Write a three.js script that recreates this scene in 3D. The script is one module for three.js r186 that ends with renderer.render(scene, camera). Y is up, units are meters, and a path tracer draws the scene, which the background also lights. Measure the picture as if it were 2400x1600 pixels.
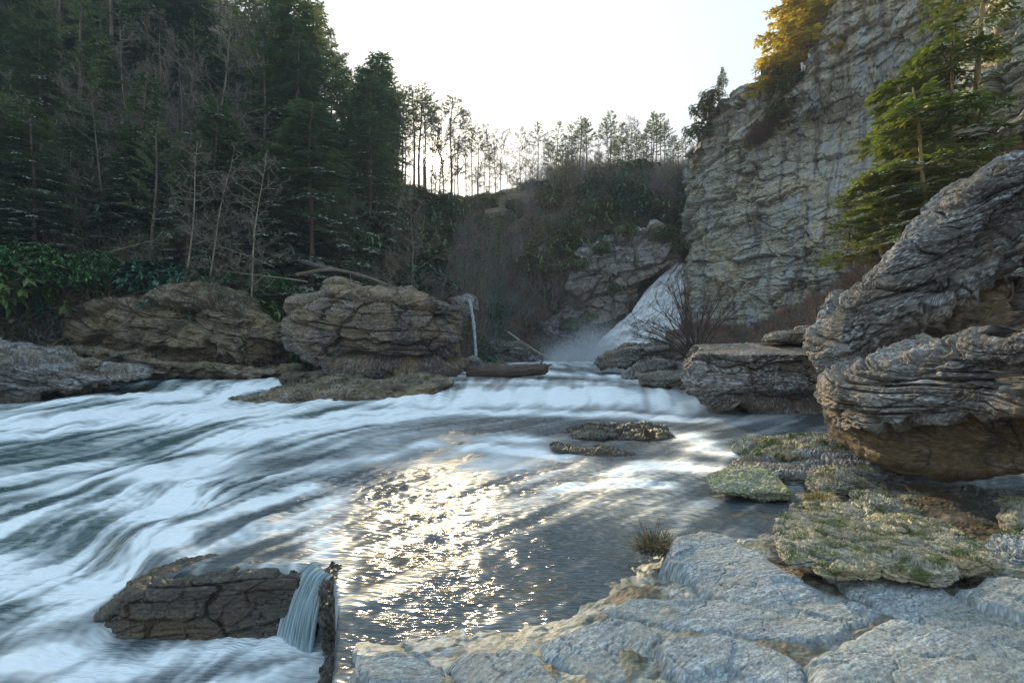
import * as THREE from 'three';
import { createNoise2D, createNoise3D } from 'simplex-noise';

const { clamp, lerp, smoothstep } = THREE.MathUtils;
// ------------------------------------------------------------------ camera, sky, sun, exposure
const EYE = 1.6, HOR = 818, F = 1200;            // eye height; horizon row and focal length in a 2400 x 1600 frame
const scene = new THREE.Scene();
const camera = new THREE.PerspectiveCamera(67.38, 2400 / 1600, 0.1, 2000);
camera.position.set(0, EYE, 0);
camera.rotation.x = Math.atan((HOR - 800) / F);
const renderer = new THREE.WebGLRenderer({ antialias: true });
renderer.toneMapping = THREE.LinearToneMapping;
renderer.toneMappingExposure = 3.15;
renderer.shadowMap.enabled = true;

const SUN = new THREE.Vector3(-0.154, 0.3775, -1).normalize();
const sun = new THREE.DirectionalLight(new THREE.Color(1.0, 0.78, 0.46), 4.3);
sun.name = 'sun';
sun.position.copy(SUN).multiplyScalar(150);
sun.castShadow = true;
sun.shadow.radius = 1.2;
sun.shadow.mapSize.set(4096, 4096);
Object.assign(sun.shadow.camera, { left: -80, right: 80, top: 80, bottom: -80, near: 1, far: 400 });
scene.add(sun, sun.target);

function makeSky() {                              // clear winter afternoon: pale towards the sun and the horizon, blue overhead and behind
  const W = 1024, H = 512, a = new Float32Array(W * H * 4);
  for (let r = 0; r < H; r++) for (let c = 0; c < W; c++) {
    const up = ((r + 0.5) / H - 0.5) * Math.PI, az = ((c + 0.5) / W - 0.5) * 2 * Math.PI;
    const x = Math.cos(az) * Math.cos(up), y = Math.sin(up), z = Math.sin(az) * Math.cos(up);
    const g = Math.acos(Math.max(-1, Math.min(1, x * SUN.x + y * SUN.y + z * SUN.z)));
    const h = Math.pow(1 - Math.max(0, y), 2.2), pale = Math.exp(-Math.pow(g / 0.62, 2)), wide = Math.exp(-g / 0.55);
    const core = 9 * Math.exp(-Math.pow(g / 0.017, 2)) + 1.6 * Math.exp(-g / 0.03) + 0.5 * Math.exp(-g / 0.12);
    const base = [0.175 + 0.10 * h, 0.275 + 0.055 * h, 0.365 + 0.01 * h], near = [0.35, 0.345, 0.335], tint = [1, 0.88, 0.66];
    const i = (r * W + c) * 4;
    for (let k = 0; k < 3; k++) a[i + k] = lerp(base[k], near[k], pale * 0.95) + 0.04 * wide + core * tint[k];
    a[i + 3] = 1;
  }
  const t = new THREE.DataTexture(a, W, H, THREE.RGBAFormat, THREE.FloatType);
  t.mapping = THREE.EquirectangularReflectionMapping;
  t.magFilter = THREE.LinearFilter; t.minFilter = THREE.LinearFilter; t.wrapS = THREE.RepeatWrapping;
  t.needsUpdate = true;
  return t;
}
scene.background = makeSky();
scene.environment = scene.background;
scene.fog = new THREE.FogExp2(new THREE.Color(0.93, 0.95, 1.0), 0.0009);   // thin spray and winter haze in the gorge

// ------------------------------------------------------------------ helpers
function prng(s) { return () => { s = (s + 0x6d2b79f5) | 0; let t = Math.imul(s ^ (s >>> 15), 1 | s); t = (t + Math.imul(t ^ (t >>> 7), 61 | t)) ^ t; return ((t ^ (t >>> 14)) >>> 0) / 4294967296; }; }
const R = prng(20260), n2 = createNoise2D(prng(11)), n3 = createNoise3D(prng(23));
const sat = (x) => clamp(x, 0, 1);
const rr = (a, b) => a + (b - a) * R();
const V = (x, y, z) => new THREE.Vector3(x, y, z);
const at = (px, py, d) => V(((px - 1200) / F) * d, EYE + ((HOR - py) / F) * d, -d);      // a point d metres ahead
const onLevel = (px, py, level) => at(px, py, ((EYE - level) * F) / (py - HOR));         // a point on a level surface
function fbm(x, y, z, o = 4) { let s = 0, a = 0.5, f = 1; for (let i = 0; i < o; i++) { s += a * n3(x * f + i * 7.3, y * f, z * f - i * 3.1); a *= 0.5; f *= 2.03; } return s; }
function fb2(x, y, o = 4) { let s = 0, a = 0.5, f = 1; for (let i = 0; i < o; i++) { s += a * n2(x * f + i * 5.3, y * f - i * 9.1); a *= 0.5; f *= 2.03; } return s; }
function hash(a, b = 0, c = 0) { let h = Math.imul(a | 0, 374761393) ^ Math.imul(b | 0, 668265263) ^ Math.imul(c | 0, 2147483647 ^ 0x5bd1e995); h = Math.imul(h ^ (h >>> 13), 1274126177); h ^= h >>> 16; h = Math.imul(h, 0x85ebca6b); return ((h ^ (h >>> 13)) >>> 0) / 4294967296; }
function curve(list, x) { // piecewise smooth table lookup [[x, y] ...]
  if (x <= list[0][0]) return list[0][1];
  for (let i = 1; i < list.length; i++) if (x <= list[i][0]) { const t = (x - list[i - 1][0]) / (list[i][0] - list[i - 1][0]); return lerp(list[i - 1][1], list[i][1], t * t * (3 - 2 * t)); }
  return list[list.length - 1][1];
}
const taken = {};
function numbered(n) { const k = taken[n] = (taken[n] ?? -1) + 1; return k ? n + '_' + String(k).padStart(3, '0') : n; }
function shade(o) { o.traverse((m) => { if (m.isMesh) { m.castShadow = true; m.receiveShadow = true; } }); }
function put(o, name, label, category, group) { o.name = numbered(name); o.userData = { label, category }; if (group) o.userData.group = group; scene.add(o); shade(o); return o; }
function structure(o, name) { o.name = numbered(name); o.userData = { kind: 'structure' }; scene.add(o); shade(o); return o; }
function stuff(o, name, label, category) { o.name = numbered(name); o.userData = { kind: 'stuff', label, category }; scene.add(o); shade(o); return o; }
const ordinal = ['first', 'second', 'third', 'fourth', 'fifth', 'sixth', 'seventh', 'eighth', 'ninth', 'tenth', 'eleventh', 'twelfth', 'thirteenth', 'fourteenth', 'fifteenth', 'sixteenth', 'seventeenth', 'eighteenth', 'nineteenth', 'twentieth'];

// a grid of nu x nv points; put(u, v, target) places them; closed joins the last column to the first
function gridGeometry(nu, nv, place, closed = false) {
  const p = new Float32Array(nu * nv * 3), t = V(0, 0, 0), idx = [];
  for (let j = 0; j < nv; j++) for (let i = 0; i < nu; i++) { place(i / (closed ? nu : nu - 1), j / (nv - 1), t, i, j); t.toArray(p, (j * nu + i) * 3); }
  for (let j = 0; j < nv - 1; j++) for (let i = 0; i < (closed ? nu : nu - 1); i++) { const a = j * nu + i, b = j * nu + ((i + 1) % nu), c = a + nu, d = b + nu; idx.push(a, b, d, a, d, c); }
  const g = new THREE.BufferGeometry();
  g.setAttribute('position', new THREE.BufferAttribute(p, 3)); g.setIndex(idx);
  return g;
}
// moves every point along its normal by f(position, normal), then colours it with paint(position, normal, out)
function carve(g, f) {
  g.computeVertexNormals();
  const p = g.attributes.position.array, n = g.attributes.normal.array, q = V(0, 0, 0), m = V(0, 0, 0);
  for (let i = 0; i < p.length; i += 3) { q.fromArray(p, i); m.fromArray(n, i); const h = f(q, m); p[i] += m.x * h; p[i + 1] += m.y * h; p[i + 2] += m.z * h; }
  g.computeVertexNormals();
  return g;
}
function paint(g, f) {
  const p = g.attributes.position.array, n = g.attributes.normal.array, c = new Float32Array(p.length), q = V(0, 0, 0), m = V(0, 0, 0), o = [0, 0, 0];
  for (let i = 0; i < p.length; i += 3) { q.fromArray(p, i); m.fromArray(n, i); f(q, m, o, i / 3); c[i] = o[0]; c[i + 1] = o[1]; c[i + 2] = o[2]; }
  g.setAttribute('color', new THREE.BufferAttribute(c, 3));
  return g;
}
const mixTo = (o, c, t) => { o[0] += (c[0] - o[0]) * t; o[1] += (c[1] - o[1]) * t; o[2] += (c[2] - o[2]) * t; };

// collects leaves and tubes into one geometry
class Buf {
  constructor() { this.p = []; this.n = []; this.c = []; }
  tri(a, b, c, n, k) { this.p.push(a.x, a.y, a.z, b.x, b.y, b.z, c.x, c.y, c.z); for (let i = 0; i < 3; i++) { this.n.push(n.x, n.y, n.z); this.c.push(k[0], k[1], k[2]); } }
  // a leaf: a kite from base along dir, width w; side is the direction across
  leaf(base, dir, side, len, w, k, bend = 0) {
    const nx = side.y * dir.z - side.z * dir.y, ny = side.z * dir.x - side.x * dir.z, nz = side.x * dir.y - side.y * dir.x;
    const n = { x: nx, y: ny, z: nz }, m = 0.5 * len;
    const a = base, t = { x: a.x + dir.x * len - nx * bend * len, y: a.y + dir.y * len - ny * bend * len, z: a.z + dir.z * len - nz * bend * len };
    const l = { x: a.x + dir.x * m + side.x * w, y: a.y + dir.y * m + side.y * w, z: a.z + dir.z * m + side.z * w };
    const r = { x: a.x + dir.x * m - side.x * w, y: a.y + dir.y * m - side.y * w, z: a.z + dir.z * m - side.z * w };
    this.tri(a, l, t, n, k); this.tri(a, t, r, n, k);
  }
  tube(pts, radii, sides, k, k2 = k) {
    let prev = null;
    const T = V(0, 0, 0), A = V(0, 0, 0), B = V(0, 0, 0);
    for (let i = 0; i < pts.length; i++) {
      T.subVectors(pts[Math.min(i + 1, pts.length - 1)], pts[Math.max(i - 1, 0)]).normalize();
      A.set(T.y, T.z, -T.x).cross(T); if (A.lengthSq() < 1e-6) A.set(1, 0, 0); A.normalize(); B.crossVectors(T, A);
      const ring = [];
      for (let s = 0; s < sides; s++) { const w = (s / sides) * Math.PI * 2, x = Math.cos(w), y = Math.sin(w); const n = V(A.x * x + B.x * y, A.y * x + B.y * y, A.z * x + B.z * y); ring.push([pts[i].clone().addScaledVector(n, radii[i]), n]); }
      if (prev) for (let s = 0; s < sides; s++) {
        const a = prev[s], b = prev[(s + 1) % sides], c = ring[s], d = ring[(s + 1) % sides], kk = (i & 1) ? k : k2;
        for (const v of [a, b, d, a, d, c]) { this.p.push(v[0].x, v[0].y, v[0].z); this.n.push(v[1].x, v[1].y, v[1].z); this.c.push(kk[0], kk[1], kk[2]); }
      }
      prev = ring;
    }
  }
  geometry() {
    const g = new THREE.BufferGeometry();
    g.setAttribute('position', new THREE.BufferAttribute(new Float32Array(this.p), 3));
    g.setAttribute('normal', new THREE.BufferAttribute(new Float32Array(this.n), 3));
    g.setAttribute('color', new THREE.BufferAttribute(new Float32Array(this.c), 3));
    return g;
  }
  mesh(name, material) { const m = new THREE.Mesh(this.geometry(), material); m.name = name; return m; }
}
const M = {
  rock: new THREE.MeshStandardMaterial({ vertexColors: true, roughness: 0.82, flatShading: true }),
  wetRock: new THREE.MeshStandardMaterial({ vertexColors: true, roughness: 0.58, flatShading: true }),
  paving: new THREE.MeshStandardMaterial({ vertexColors: true, roughness: 0.8 }),
  bark: new THREE.MeshStandardMaterial({ vertexColors: true, roughness: 0.9 }),
  soil: new THREE.MeshStandardMaterial({ vertexColors: true, roughness: 0.95 }),
  leaf: new THREE.MeshPhysicalMaterial({ vertexColors: true, roughness: 0.95, transmission: 0.45, thickness: 0, side: THREE.DoubleSide }),
  litLeaf: new THREE.MeshPhysicalMaterial({ vertexColors: true, roughness: 0.95, transmission: 0.6, thickness: 0, side: THREE.DoubleSide }),
  waxLeaf: new THREE.MeshPhysicalMaterial({ vertexColors: true, roughness: 0.36, side: THREE.DoubleSide }),
  ice: new THREE.MeshPhysicalMaterial({ color: 0xdfe9f2, roughness: 0.25 }),
};
// ------------------------------------------------------------------ stone: bedding layers, joints and lichen
// o: bed (unit normal of the layers), T (layer thickness), amp, L (block length), notch, seed
const CELL = { h: 0, edge: 0 };
function facets(u, v, w, seed) { // jittered cells: each has its own height and slant; edge is the distance to the next cell
  const iu = Math.floor(u), iv = Math.floor(v), iw = Math.floor(w); let f1 = 9, f2 = 9, a = 0, b = 0, c = 0, du = 0, dv = 0, dw = 0;
  for (let x = iu - 1; x <= iu + 1; x++) for (let y = iv - 1; y <= iv + 1; y++) for (let z = iw - 1; z <= iw + 1; z++) {
    const s = Math.imul(x, 73856093) ^ Math.imul(y, 19349663) ^ Math.imul(z, 83492791) ^ Math.imul(seed, 2654435761);
    let k = Math.imul(s ^ (s >>> 15), 0x2c1b3c6d); k ^= k >>> 12; k = Math.imul(k, 0x297a2d39); k ^= k >>> 15;
    const qx = x + 0.1 + 0.8 * ((k & 1023) / 1024) - u, qy = y + 0.1 + 0.8 * (((k >>> 10) & 1023) / 1024) - v, qz = z + 0.1 + 0.8 * (((k >>> 20) & 1023) / 1024) - w;
    const d = qx * qx + qy * qy + qz * qz;
    if (d < f1) { f2 = f1; f1 = d; a = x; b = y; c = z; du = qx; dv = qy; dw = qz; } else if (d < f2) f2 = d;
  }
  const h0 = hash(a + seed * 7, b, c), h1 = hash(a, b + seed * 5, c + 11), h2 = hash(a + 5, b, c + seed * 3), h3 = hash(a, b + 9, c - seed);
  CELL.h = h0 - 0.5 + 0.9 * ((h1 - 0.5) * du + (h2 - 0.35) * dv + (h3 - 0.5) * dw); CELL.edge = Math.sqrt(f2) - Math.sqrt(f1);
  return CELL;
}
function strata(p, o) {
  const wob = fbm(p.x * o.wf, p.y * o.wf, p.z * o.wf + o.seed, 3) * o.wa * 0.35;
  const b = p.x * o.bed[0] + p.y * o.bed[1] + p.z * o.bed[2] + wob;
  let s = 0, sc = 1;
  for (let i = 0; i < (o.facets ?? 2); i++) {     // blocks split along the bedding and across it
    const L = o.L * sc, T = o.T * 1.5 * sc, j = 0.10 * n3(p.x * 3 / L, p.y * 3 / L, p.z * 3 / L + o.seed), k = facets(p.x / L + j, b / T + j, p.z / L - j, o.seed + i * 17);
    s += o.amp * 1.25 * Math.pow(sc, 0.9) * (o.blocky ?? 1) * k.h - o.notch * 0.8 * sc * Math.exp(-(k.edge / 0.05) * (k.edge / 0.05));
    sc *= 0.38;
  }
  sc = 0.7;
  for (let i = 0; i < (o.levels ?? 3); i++) {     // thin layers
    const T = o.T * sc, q = b / T + 40, qq = q + 0.42 * n2(q * 0.61, o.seed + i * 3), k = Math.floor(qq), f = qq - k, L = o.L * sc;
    const on = smoothstep(n3(p.x / L * 0.5 / (o.ledge ?? 1) + k * 5.7, k * 2.3 + p.y * 0.2, p.z / L * 0.5 + o.seed), -0.25 - 0.3 * ((o.ledge ?? 1) - 1), 0.2);
    s += (o.ledge ?? 1) * o.amp * 0.5 * Math.pow(sc, 0.85) * (hash(k, o.seed, 3 + i) - 0.5) * on;
    const e = Math.min(f, 1 - f) * T, nw = 0.07 * T + 0.003;
    s -= (o.ledge ?? 1) * o.notch * 0.8 * sc * (0.25 + hash(k, o.seed, 5)) * Math.exp(-(e / nw) * (e / nw)) * on;
    sc *= 0.4;
  }
  s += (o.fine ?? 0.05) * 0.55 * fbm(p.x * 2.6 / o.T, p.y * 5 / o.T, p.z * 2.6 / o.T + o.seed, 4);
  return s;
}
// colour of stone: pal = { base, dark, warm, pale, lichen, moss } with shares
function stoneColour(p, n, o, out) {
  const c = o.pal, s = o.cs ?? 1, sd = o.seed * 1.7;
  const b = p.x * o.bed[0] + p.y * o.bed[1] + p.z * o.bed[2];
  // sampled flattened along the bedding, so that stains and lichen follow the layers
  const X = p.x, Y = b * (o.aniso ?? 2.1), Z = p.z;
  const big = fbm(X * 0.35 * s + sd, Y * 0.3 * s, Z * 0.35 * s, 3), mid = fbm(X * 1.6 * s, Y * 1.6 * s + sd, Z * 1.6 * s, 4), fin = fbm(X * 8 * s, Y * 9 * s, Z * 8 * s + sd, 4);
  const lay = 0.5 * n2(b * 7 * s, sd) + 0.5 * n2(b * 23 * s + mid, sd + 4);
  out[0] = c.base[0]; out[1] = c.base[1]; out[2] = c.base[2];
  mixTo(out, c.warm, sat(0.25 + big * 2.4 + mid * 0.6) * (c.kw ?? 0.8));
  if (c.stain) mixTo(out, c.stain, smoothstep(fbm(p.x * 0.5 * s + sd, p.y * 0.3 * s, p.z * 0.5 * s - 3, 3) + 0.3 * mid, 0.02, 0.2) * 0.75);
  mixTo(out, c.dark, sat(-0.12 + mid * 1.4 + lay * 0.35) * (c.kd ?? 0.7));
  mixTo(out, c.pale, smoothstep(fin * 0.8 + mid * 0.5 - big * 0.4 + lay * 0.15, 0.16, 0.42) * (c.kp ?? 0.5));
  if (c.kl) mixTo(out, c.lichen, smoothstep(fbm(X * 3.1 * s + 9, Y * 2.6 * s, Z * 3.1 * s + sd, 4) + 0.45 * fin, 0.24, 0.4) * c.kl);
  if (c.km) mixTo(out, c.moss, smoothstep(fbm(p.x * 1.3 * s - 5, p.y * 1.3 * s + sd, p.z * 1.3 * s, 4) + 0.35 * fin + (n.y - 0.45) * 0.25, 0.22, 0.34) * c.km);
  const g = 1 + 0.6 * fin + 0.28 * lay + 0.45 * n3(p.x * 31 * s, p.y * 44 * s, p.z * 31 * s);
  out[0] *= g; out[1] *= g; out[2] *= g;
}
const PAL = {
  cliff: { base: [0.35, 0.33, 0.27], dark: [0.13, 0.12, 0.11], warm: [0.40, 0.33, 0.21], pale: [0.44, 0.45, 0.45], lichen: [0.30, 0.36, 0.28], moss: [0.05, 0.06, 0.02], kw: 0.6, kd: 0.6, kp: 0.5, kl: 0.45 },
  boulder: { stain: [0.06, 0.05, 0.06], base: [0.15, 0.115, 0.085], dark: [0.05, 0.045, 0.05], warm: [0.23, 0.165, 0.095], pale: [0.36, 0.34, 0.32], lichen: [0.30, 0.31, 0.27], moss: [0.07, 0.075, 0.015], kw: 0.8, kd: 0.75, kp: 0.4, kl: 0.25, km: 0.5 },
  bank: { stain: [0.05, 0.045, 0.03], base: [0.15, 0.115, 0.08], dark: [0.04, 0.035, 0.03], warm: [0.21, 0.16, 0.09], pale: [0.36, 0.33, 0.29], lichen: [0.22, 0.24, 0.18], moss: [0.05, 0.055, 0.015], kw: 0.7, kd: 0.7, kp: 0.4, kl: 0.2, km: 0.7 },
  slab: { stain: [0.07, 0.065, 0.068], base: [0.155, 0.145, 0.14], dark: [0.05, 0.045, 0.045], warm: [0.21, 0.155, 0.095], pale: [0.40, 0.42, 0.44], lichen: [0.26, 0.34, 0.30], moss: [0.07, 0.065, 0.02], kw: 0.6, kd: 0.7, kp: 0.55, kl: 0.22, km: 0.15 },
  pavement: { base: [0.215, 0.24, 0.26], dark: [0.075, 0.08, 0.09], warm: [0.25, 0.25, 0.22], pale: [0.42, 0.46, 0.49], lichen: [0.34, 0.40, 0.34], moss: [0.05, 0.07, 0.015], kw: 0.6, kd: 0.55, kp: 0.6, kl: 0.3, km: 0.12 },
  mossy: { base: [0.22, 0.205, 0.16], dark: [0.07, 0.065, 0.05], warm: [0.28, 0.22, 0.11], pale: [0.40, 0.38, 0.33], lichen: [0.24, 0.26, 0.14], moss: [0.05, 0.07, 0.01], kw: 0.7, kd: 0.5, kp: 0.5, kl: 0.4, km: 0.9 },
  wet: { base: [0.055, 0.047, 0.042], dark: [0.02, 0.018, 0.018], warm: [0.09, 0.06, 0.03], pale: [0.13, 0.12, 0.11], lichen: [0.08, 0.08, 0.03], moss: [0.04, 0.045, 0.01], kw: 0.7, kd: 0.7, kp: 0.3, kl: 0.2, km: 0.3 },
  fall: { base: [0.25, 0.23, 0.23], dark: [0.09, 0.075, 0.085], warm: [0.28, 0.22, 0.15], pale: [0.44, 0.44, 0.45], lichen: [0.20, 0.23, 0.17], moss: [0.05, 0.055, 0.02], kw: 0.5, kd: 0.7, kp: 0.5, kl: 0.3, km: 0.5 },
};
// a boulder from its outline: pillow-shaped solid of thickness T behind the outline's plane at distance d; tilt = [d per px across, d per px down]
function boulder(outline, d, T, o = {}) {
  const tilt = o.tilt ?? [0, 0], mx = outline.reduce((s, q) => s + q[0], 0) / outline.length, my = outline.reduce((s, q) => s + q[1], 0) / outline.length;
  const pts = outline.map(([x, y]) => at(x, y, d + tilt[0] * (x - mx) + tilt[1] * (y - my)));
  const shape = new THREE.CatmullRomCurve3(pts, true, 'catmullrom', o.tension ?? 0.25), nu = o.nu ?? 320, nv = o.nv ?? 160, ring = shape.getSpacedPoints(nu);
  const c = o.centre ? at(o.centre[0], o.centre[1], d) : pts.reduce((s, q) => s.add(q), V(0, 0, 0)).divideScalar(pts.length);
  const e = o.e ?? 3.2, back = V(o.back?.[0] ?? c.x / d * 0.6, o.back?.[1] ?? 0, -1).normalize();
  // profile of the pillow from the middle of the front over the rim to the middle of the back, at even steps
  const size = ring.reduce((m, q) => m + q.distanceTo(c), 0) / ring.length, prof = [];
  let len = 0; const raw = [];
  for (let k = 0; k <= 400; k++) { const w = -Math.PI / 2 + (Math.PI * k) / 400, cw = Math.max(0, Math.cos(w)), z = Math.sign(w) * Math.pow(Math.abs(Math.sin(w)), 2 / e), r = Math.pow(cw, 2 / e); if (k) len += Math.hypot((r - raw[k - 1][0]) * size, (z - raw[k - 1][1]) * T * 0.5); raw.push([r, z, len]); }
  for (let j = 0, k = 0; j < nv; j++) { const s = Math.pow(j / (nv - 1), 1.15) * len; while (k < 399 && raw[k + 1][2] < s) k++; const t = clamp((s - raw[k][2]) / (raw[k + 1][2] - raw[k][2] || 1), 0, 1); prof.push([lerp(raw[k][0], raw[k + 1][0], t), lerp(raw[k][1], raw[k + 1][1], t)]); }
  const g = gridGeometry(nu, nv, (u, v, t, i, j) => { const [r, z] = prof[j]; t.copy(ring[i]).sub(c).multiplyScalar(r).add(c).addScaledVector(back, (z + (o.lift ?? 0.2)) * T * 0.5); }, true);
  const st = { bed: [0, 1, 0], T: 0.5, amp: 0.2, L: 1.2, notch: 0.1, wf: 0.3, wa: 0.25, seed: 1, pal: PAL.boulder, ...o.st };
  const lump = (o.lump ?? 0.15) * 0.5, lf = o.lf ?? 0.5;
  const under = o.under;
  carve(g, (p, n) => (under ? -under[1] * smoothstep(under[0] - p.y + 0.25 * n3(p.x * 0.5, 1, p.z * 0.5), 0, under[2] ?? 0.6) * Math.max(0, n.z) : 0) + lump * fbm(p.x * lf + st.seed, p.y * lf, p.z * lf, 4) + strata(p, st));
  if (o.cut) { const P = g.attributes.position.array, [d0, y0, k, lo = 0.6] = o.cut; for (let i = 0; i < P.length; i += 3) { const m = y0 + k * (-P[i + 2] - d0) + 0.03 * fb2(P[i] * 1.5, P[i + 2] * 1.5, 3) + 0.012 * fb2(P[i] * 9, P[i + 2] * 9, 3); if (P[i + 1] > m) P[i + 1] = m + (P[i + 1] - m) * 0.04; } }   // a flat, gently sloping top
  const q = g.attributes.position.array;                      // close the two ends of the pillow
  for (const j of [0, nv - 1]) { let x = 0, y = 0, z = 0; for (let i = 0; i < nu; i++) { const k = (j * nu + i) * 3; x += q[k]; y += q[k + 1]; z += q[k + 2]; } for (let i = 0; i < nu; i++) { const k = (j * nu + i) * 3; q[k] = x / nu; q[k + 1] = y / nu; q[k + 2] = z / nu; } }
  g.computeVertexNormals();
  paint(g, (p, n, out) => stoneColour(p, n, st, out));
  return new THREE.Mesh(g, o.mat ?? M.rock);
}
const dip = (deg, away = 0) => { const a = (deg * Math.PI) / 180; return [-Math.sin(a) * Math.cos(away), Math.cos(a), Math.sin(a) * Math.sin(away)]; };   // layers that rise to the right by deg
// ------------------------------------------------------------------ ground sheet, hillsides
{
  const g = new THREE.PlaneGeometry(1400, 1400, 8, 8).rotateX(-Math.PI / 2).translate(0, -4, -200);
  paint(g, (p, n, o) => { o[0] = 0.06; o[1] = 0.055; o[2] = 0.04; });
  structure(new THREE.Mesh(g, M.soil), 'ground');
}
// hillside as a loft: columns across the view, each with (row, distance) from the water's edge up to the ridge and over it
const HILL = [
  [-420, [[760, 22], [560, 27], [360, 34], [120, 42], [-160, 54], [-420, 66], [-300, 120]]],
  [-150, [[745, 24], [560, 29], [370, 36], [130, 45], [-130, 56], [-330, 68], [-260, 120]]],
  [60, [[735, 26], [570, 31], [390, 38], [160, 47], [-90, 58], [-260, 70], [-180, 120]]],
  [300, [[725, 28], [570, 33], [410, 40], [210, 49], [10, 60], [-130, 72], [-60, 120]]],
  [560, [[730, 30], [600, 36], [450, 43], [280, 52], [130, 62], [30, 74], [90, 120]]],
  [760, [[830, 33], [640, 39], [500, 47], [375, 56], [300, 65], [262, 76], [300, 125]]],
  [930, [[850, 37], [670, 44], [560, 52], [465, 60], [440, 69], [432, 80], [448, 130]]],
  [1060, [[866, 43], [720, 49], [610, 56], [515, 63], [478, 72], [466, 83], [475, 135]]],
  [1180, [[866, 53], [740, 56], [630, 61], [525, 67], [470, 76], [452, 87], [462, 140]]],
  [1300, [[866, 55], [740, 58], [610, 62], [500, 68], [435, 77], [420, 88], [430, 140]]],
  [1420, [[866, 57], [690, 59], [560, 62], [460, 66], [428, 76], [418, 88], [430, 140]]],
  [1560, [[866, 59], [640, 61], [535, 63], [450, 67], [425, 77], [415, 88], [428, 140]]],
  [1760, [[866, 62], [600, 64], [500, 66], [450, 70], [425, 79], [415, 90], [428, 140]]],
  [1960, [[866, 64], [600, 66], [500, 68], [450, 72], [425, 81], [415, 92], [428, 140]]],
].map(([px, col]) => [px, [[960, col[0][1] - 1.5], ...col].map(([py, d]) => at(px, py, d))]);
const cat = (a, b, c, d, t) => 0.5 * (2 * b + (c - a) * t + (2 * a - 5 * b + 4 * c - d) * t * t + (3 * b - a - 3 * c + d) * t * t * t);
const hillRow = HILL.map(([, col]) => new THREE.CatmullRomCurve3(col, false, 'centripetal'));
function hillPoint(px, v, out = V(0, 0, 0)) {
  let i = 0; while (i < HILL.length - 2 && px > HILL[i + 1][0]) i++;
  const t = clamp((px - HILL[i][0]) / (HILL[i + 1][0] - HILL[i][0]), 0, 1), g = (k) => hillRow[clamp(k, 0, HILL.length - 1)].getPoint(clamp(v, 0, 1));
  const a = g(i - 1), b = g(i), c = g(i + 1), d = g(i + 2);
  return out.set(cat(a.x, b.x, c.x, d.x, t), cat(a.y, b.y, c.y, d.y, t), cat(a.z, b.z, c.z, d.z, t));
}
function hillBump(p) { return 1.1 * fbm(p.x * 0.12, p.y * 0.12, p.z * 0.12, 4) + 0.35 * fbm(p.x * 0.6, p.y * 0.6, p.z * 0.6, 3); }
{
  const g = gridGeometry(420, 220, (u, v, t) => hillPoint(lerp(-420, 1960, u), v, t));
  g.index.array.reverse();
  carve(g, (p) => hillBump(p));
  paint(g, (p, n, o) => {
    const a = fbm(p.x * 0.5, p.y * 0.5, p.z * 0.5, 4), b = fbm(p.x * 4, p.y * 4, p.z * 4, 3), c = fbm(p.x * 0.17 + 4, p.y * 0.17, p.z * 0.17, 3);
    o[0] = 0.15; o[1] = 0.12; o[2] = 0.09;
    mixTo(o, [0.23, 0.17, 0.11], sat(0.3 + a * 1.5)); mixTo(o, [0.08, 0.10, 0.05], sat(c * 2.2 + 0.1));
    const k = 1 + 0.6 * b; o[0] *= k; o[1] *= k; o[2] *= k;
  });
  structure(new THREE.Mesh(g, M.soil), 'hillside');
}
// ------------------------------------------------------------------ the tall cliff on the right
const CLIFF_PLAN = new THREE.CatmullRomCurve3([[24, 68], [18.9, 56], [17.9, 50.5], [19.3, 46.5], [21.6, 42.5], [24.2, 38.5], [26.6, 34], [28.6, 29], [30, 24], [33, 19]].map(([x, d]) => V(x, 0, -d)), false, 'centripetal');
const CLIFF_TOP = [[1400, 300], [1600, 360], [1632, 335], [1660, 262], [1690, 226], [1740, 196], [1790, 182], [1850, 172], [1885, 160], [1915, 100], [1960, 40], [2020, -40], [2120, -160], [2260, -260], [2600, -300], [3500, -400]];
function cliffTop(p) { const px = 1200 + (p.x / -p.z) * F; return EYE + ((HOR - curve(CLIFF_TOP, px)) / F) * -p.z; }
const CLIFF_ST = { bed: dip(7, 0.4), T: 1.1, amp: 0.75, L: 2.9, notch: 0.28, wf: 0.10, wa: 1.1, seed: 4, pal: PAL.cliff, fine: 0.10, levels: 3, cs: 0.5 };
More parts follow.
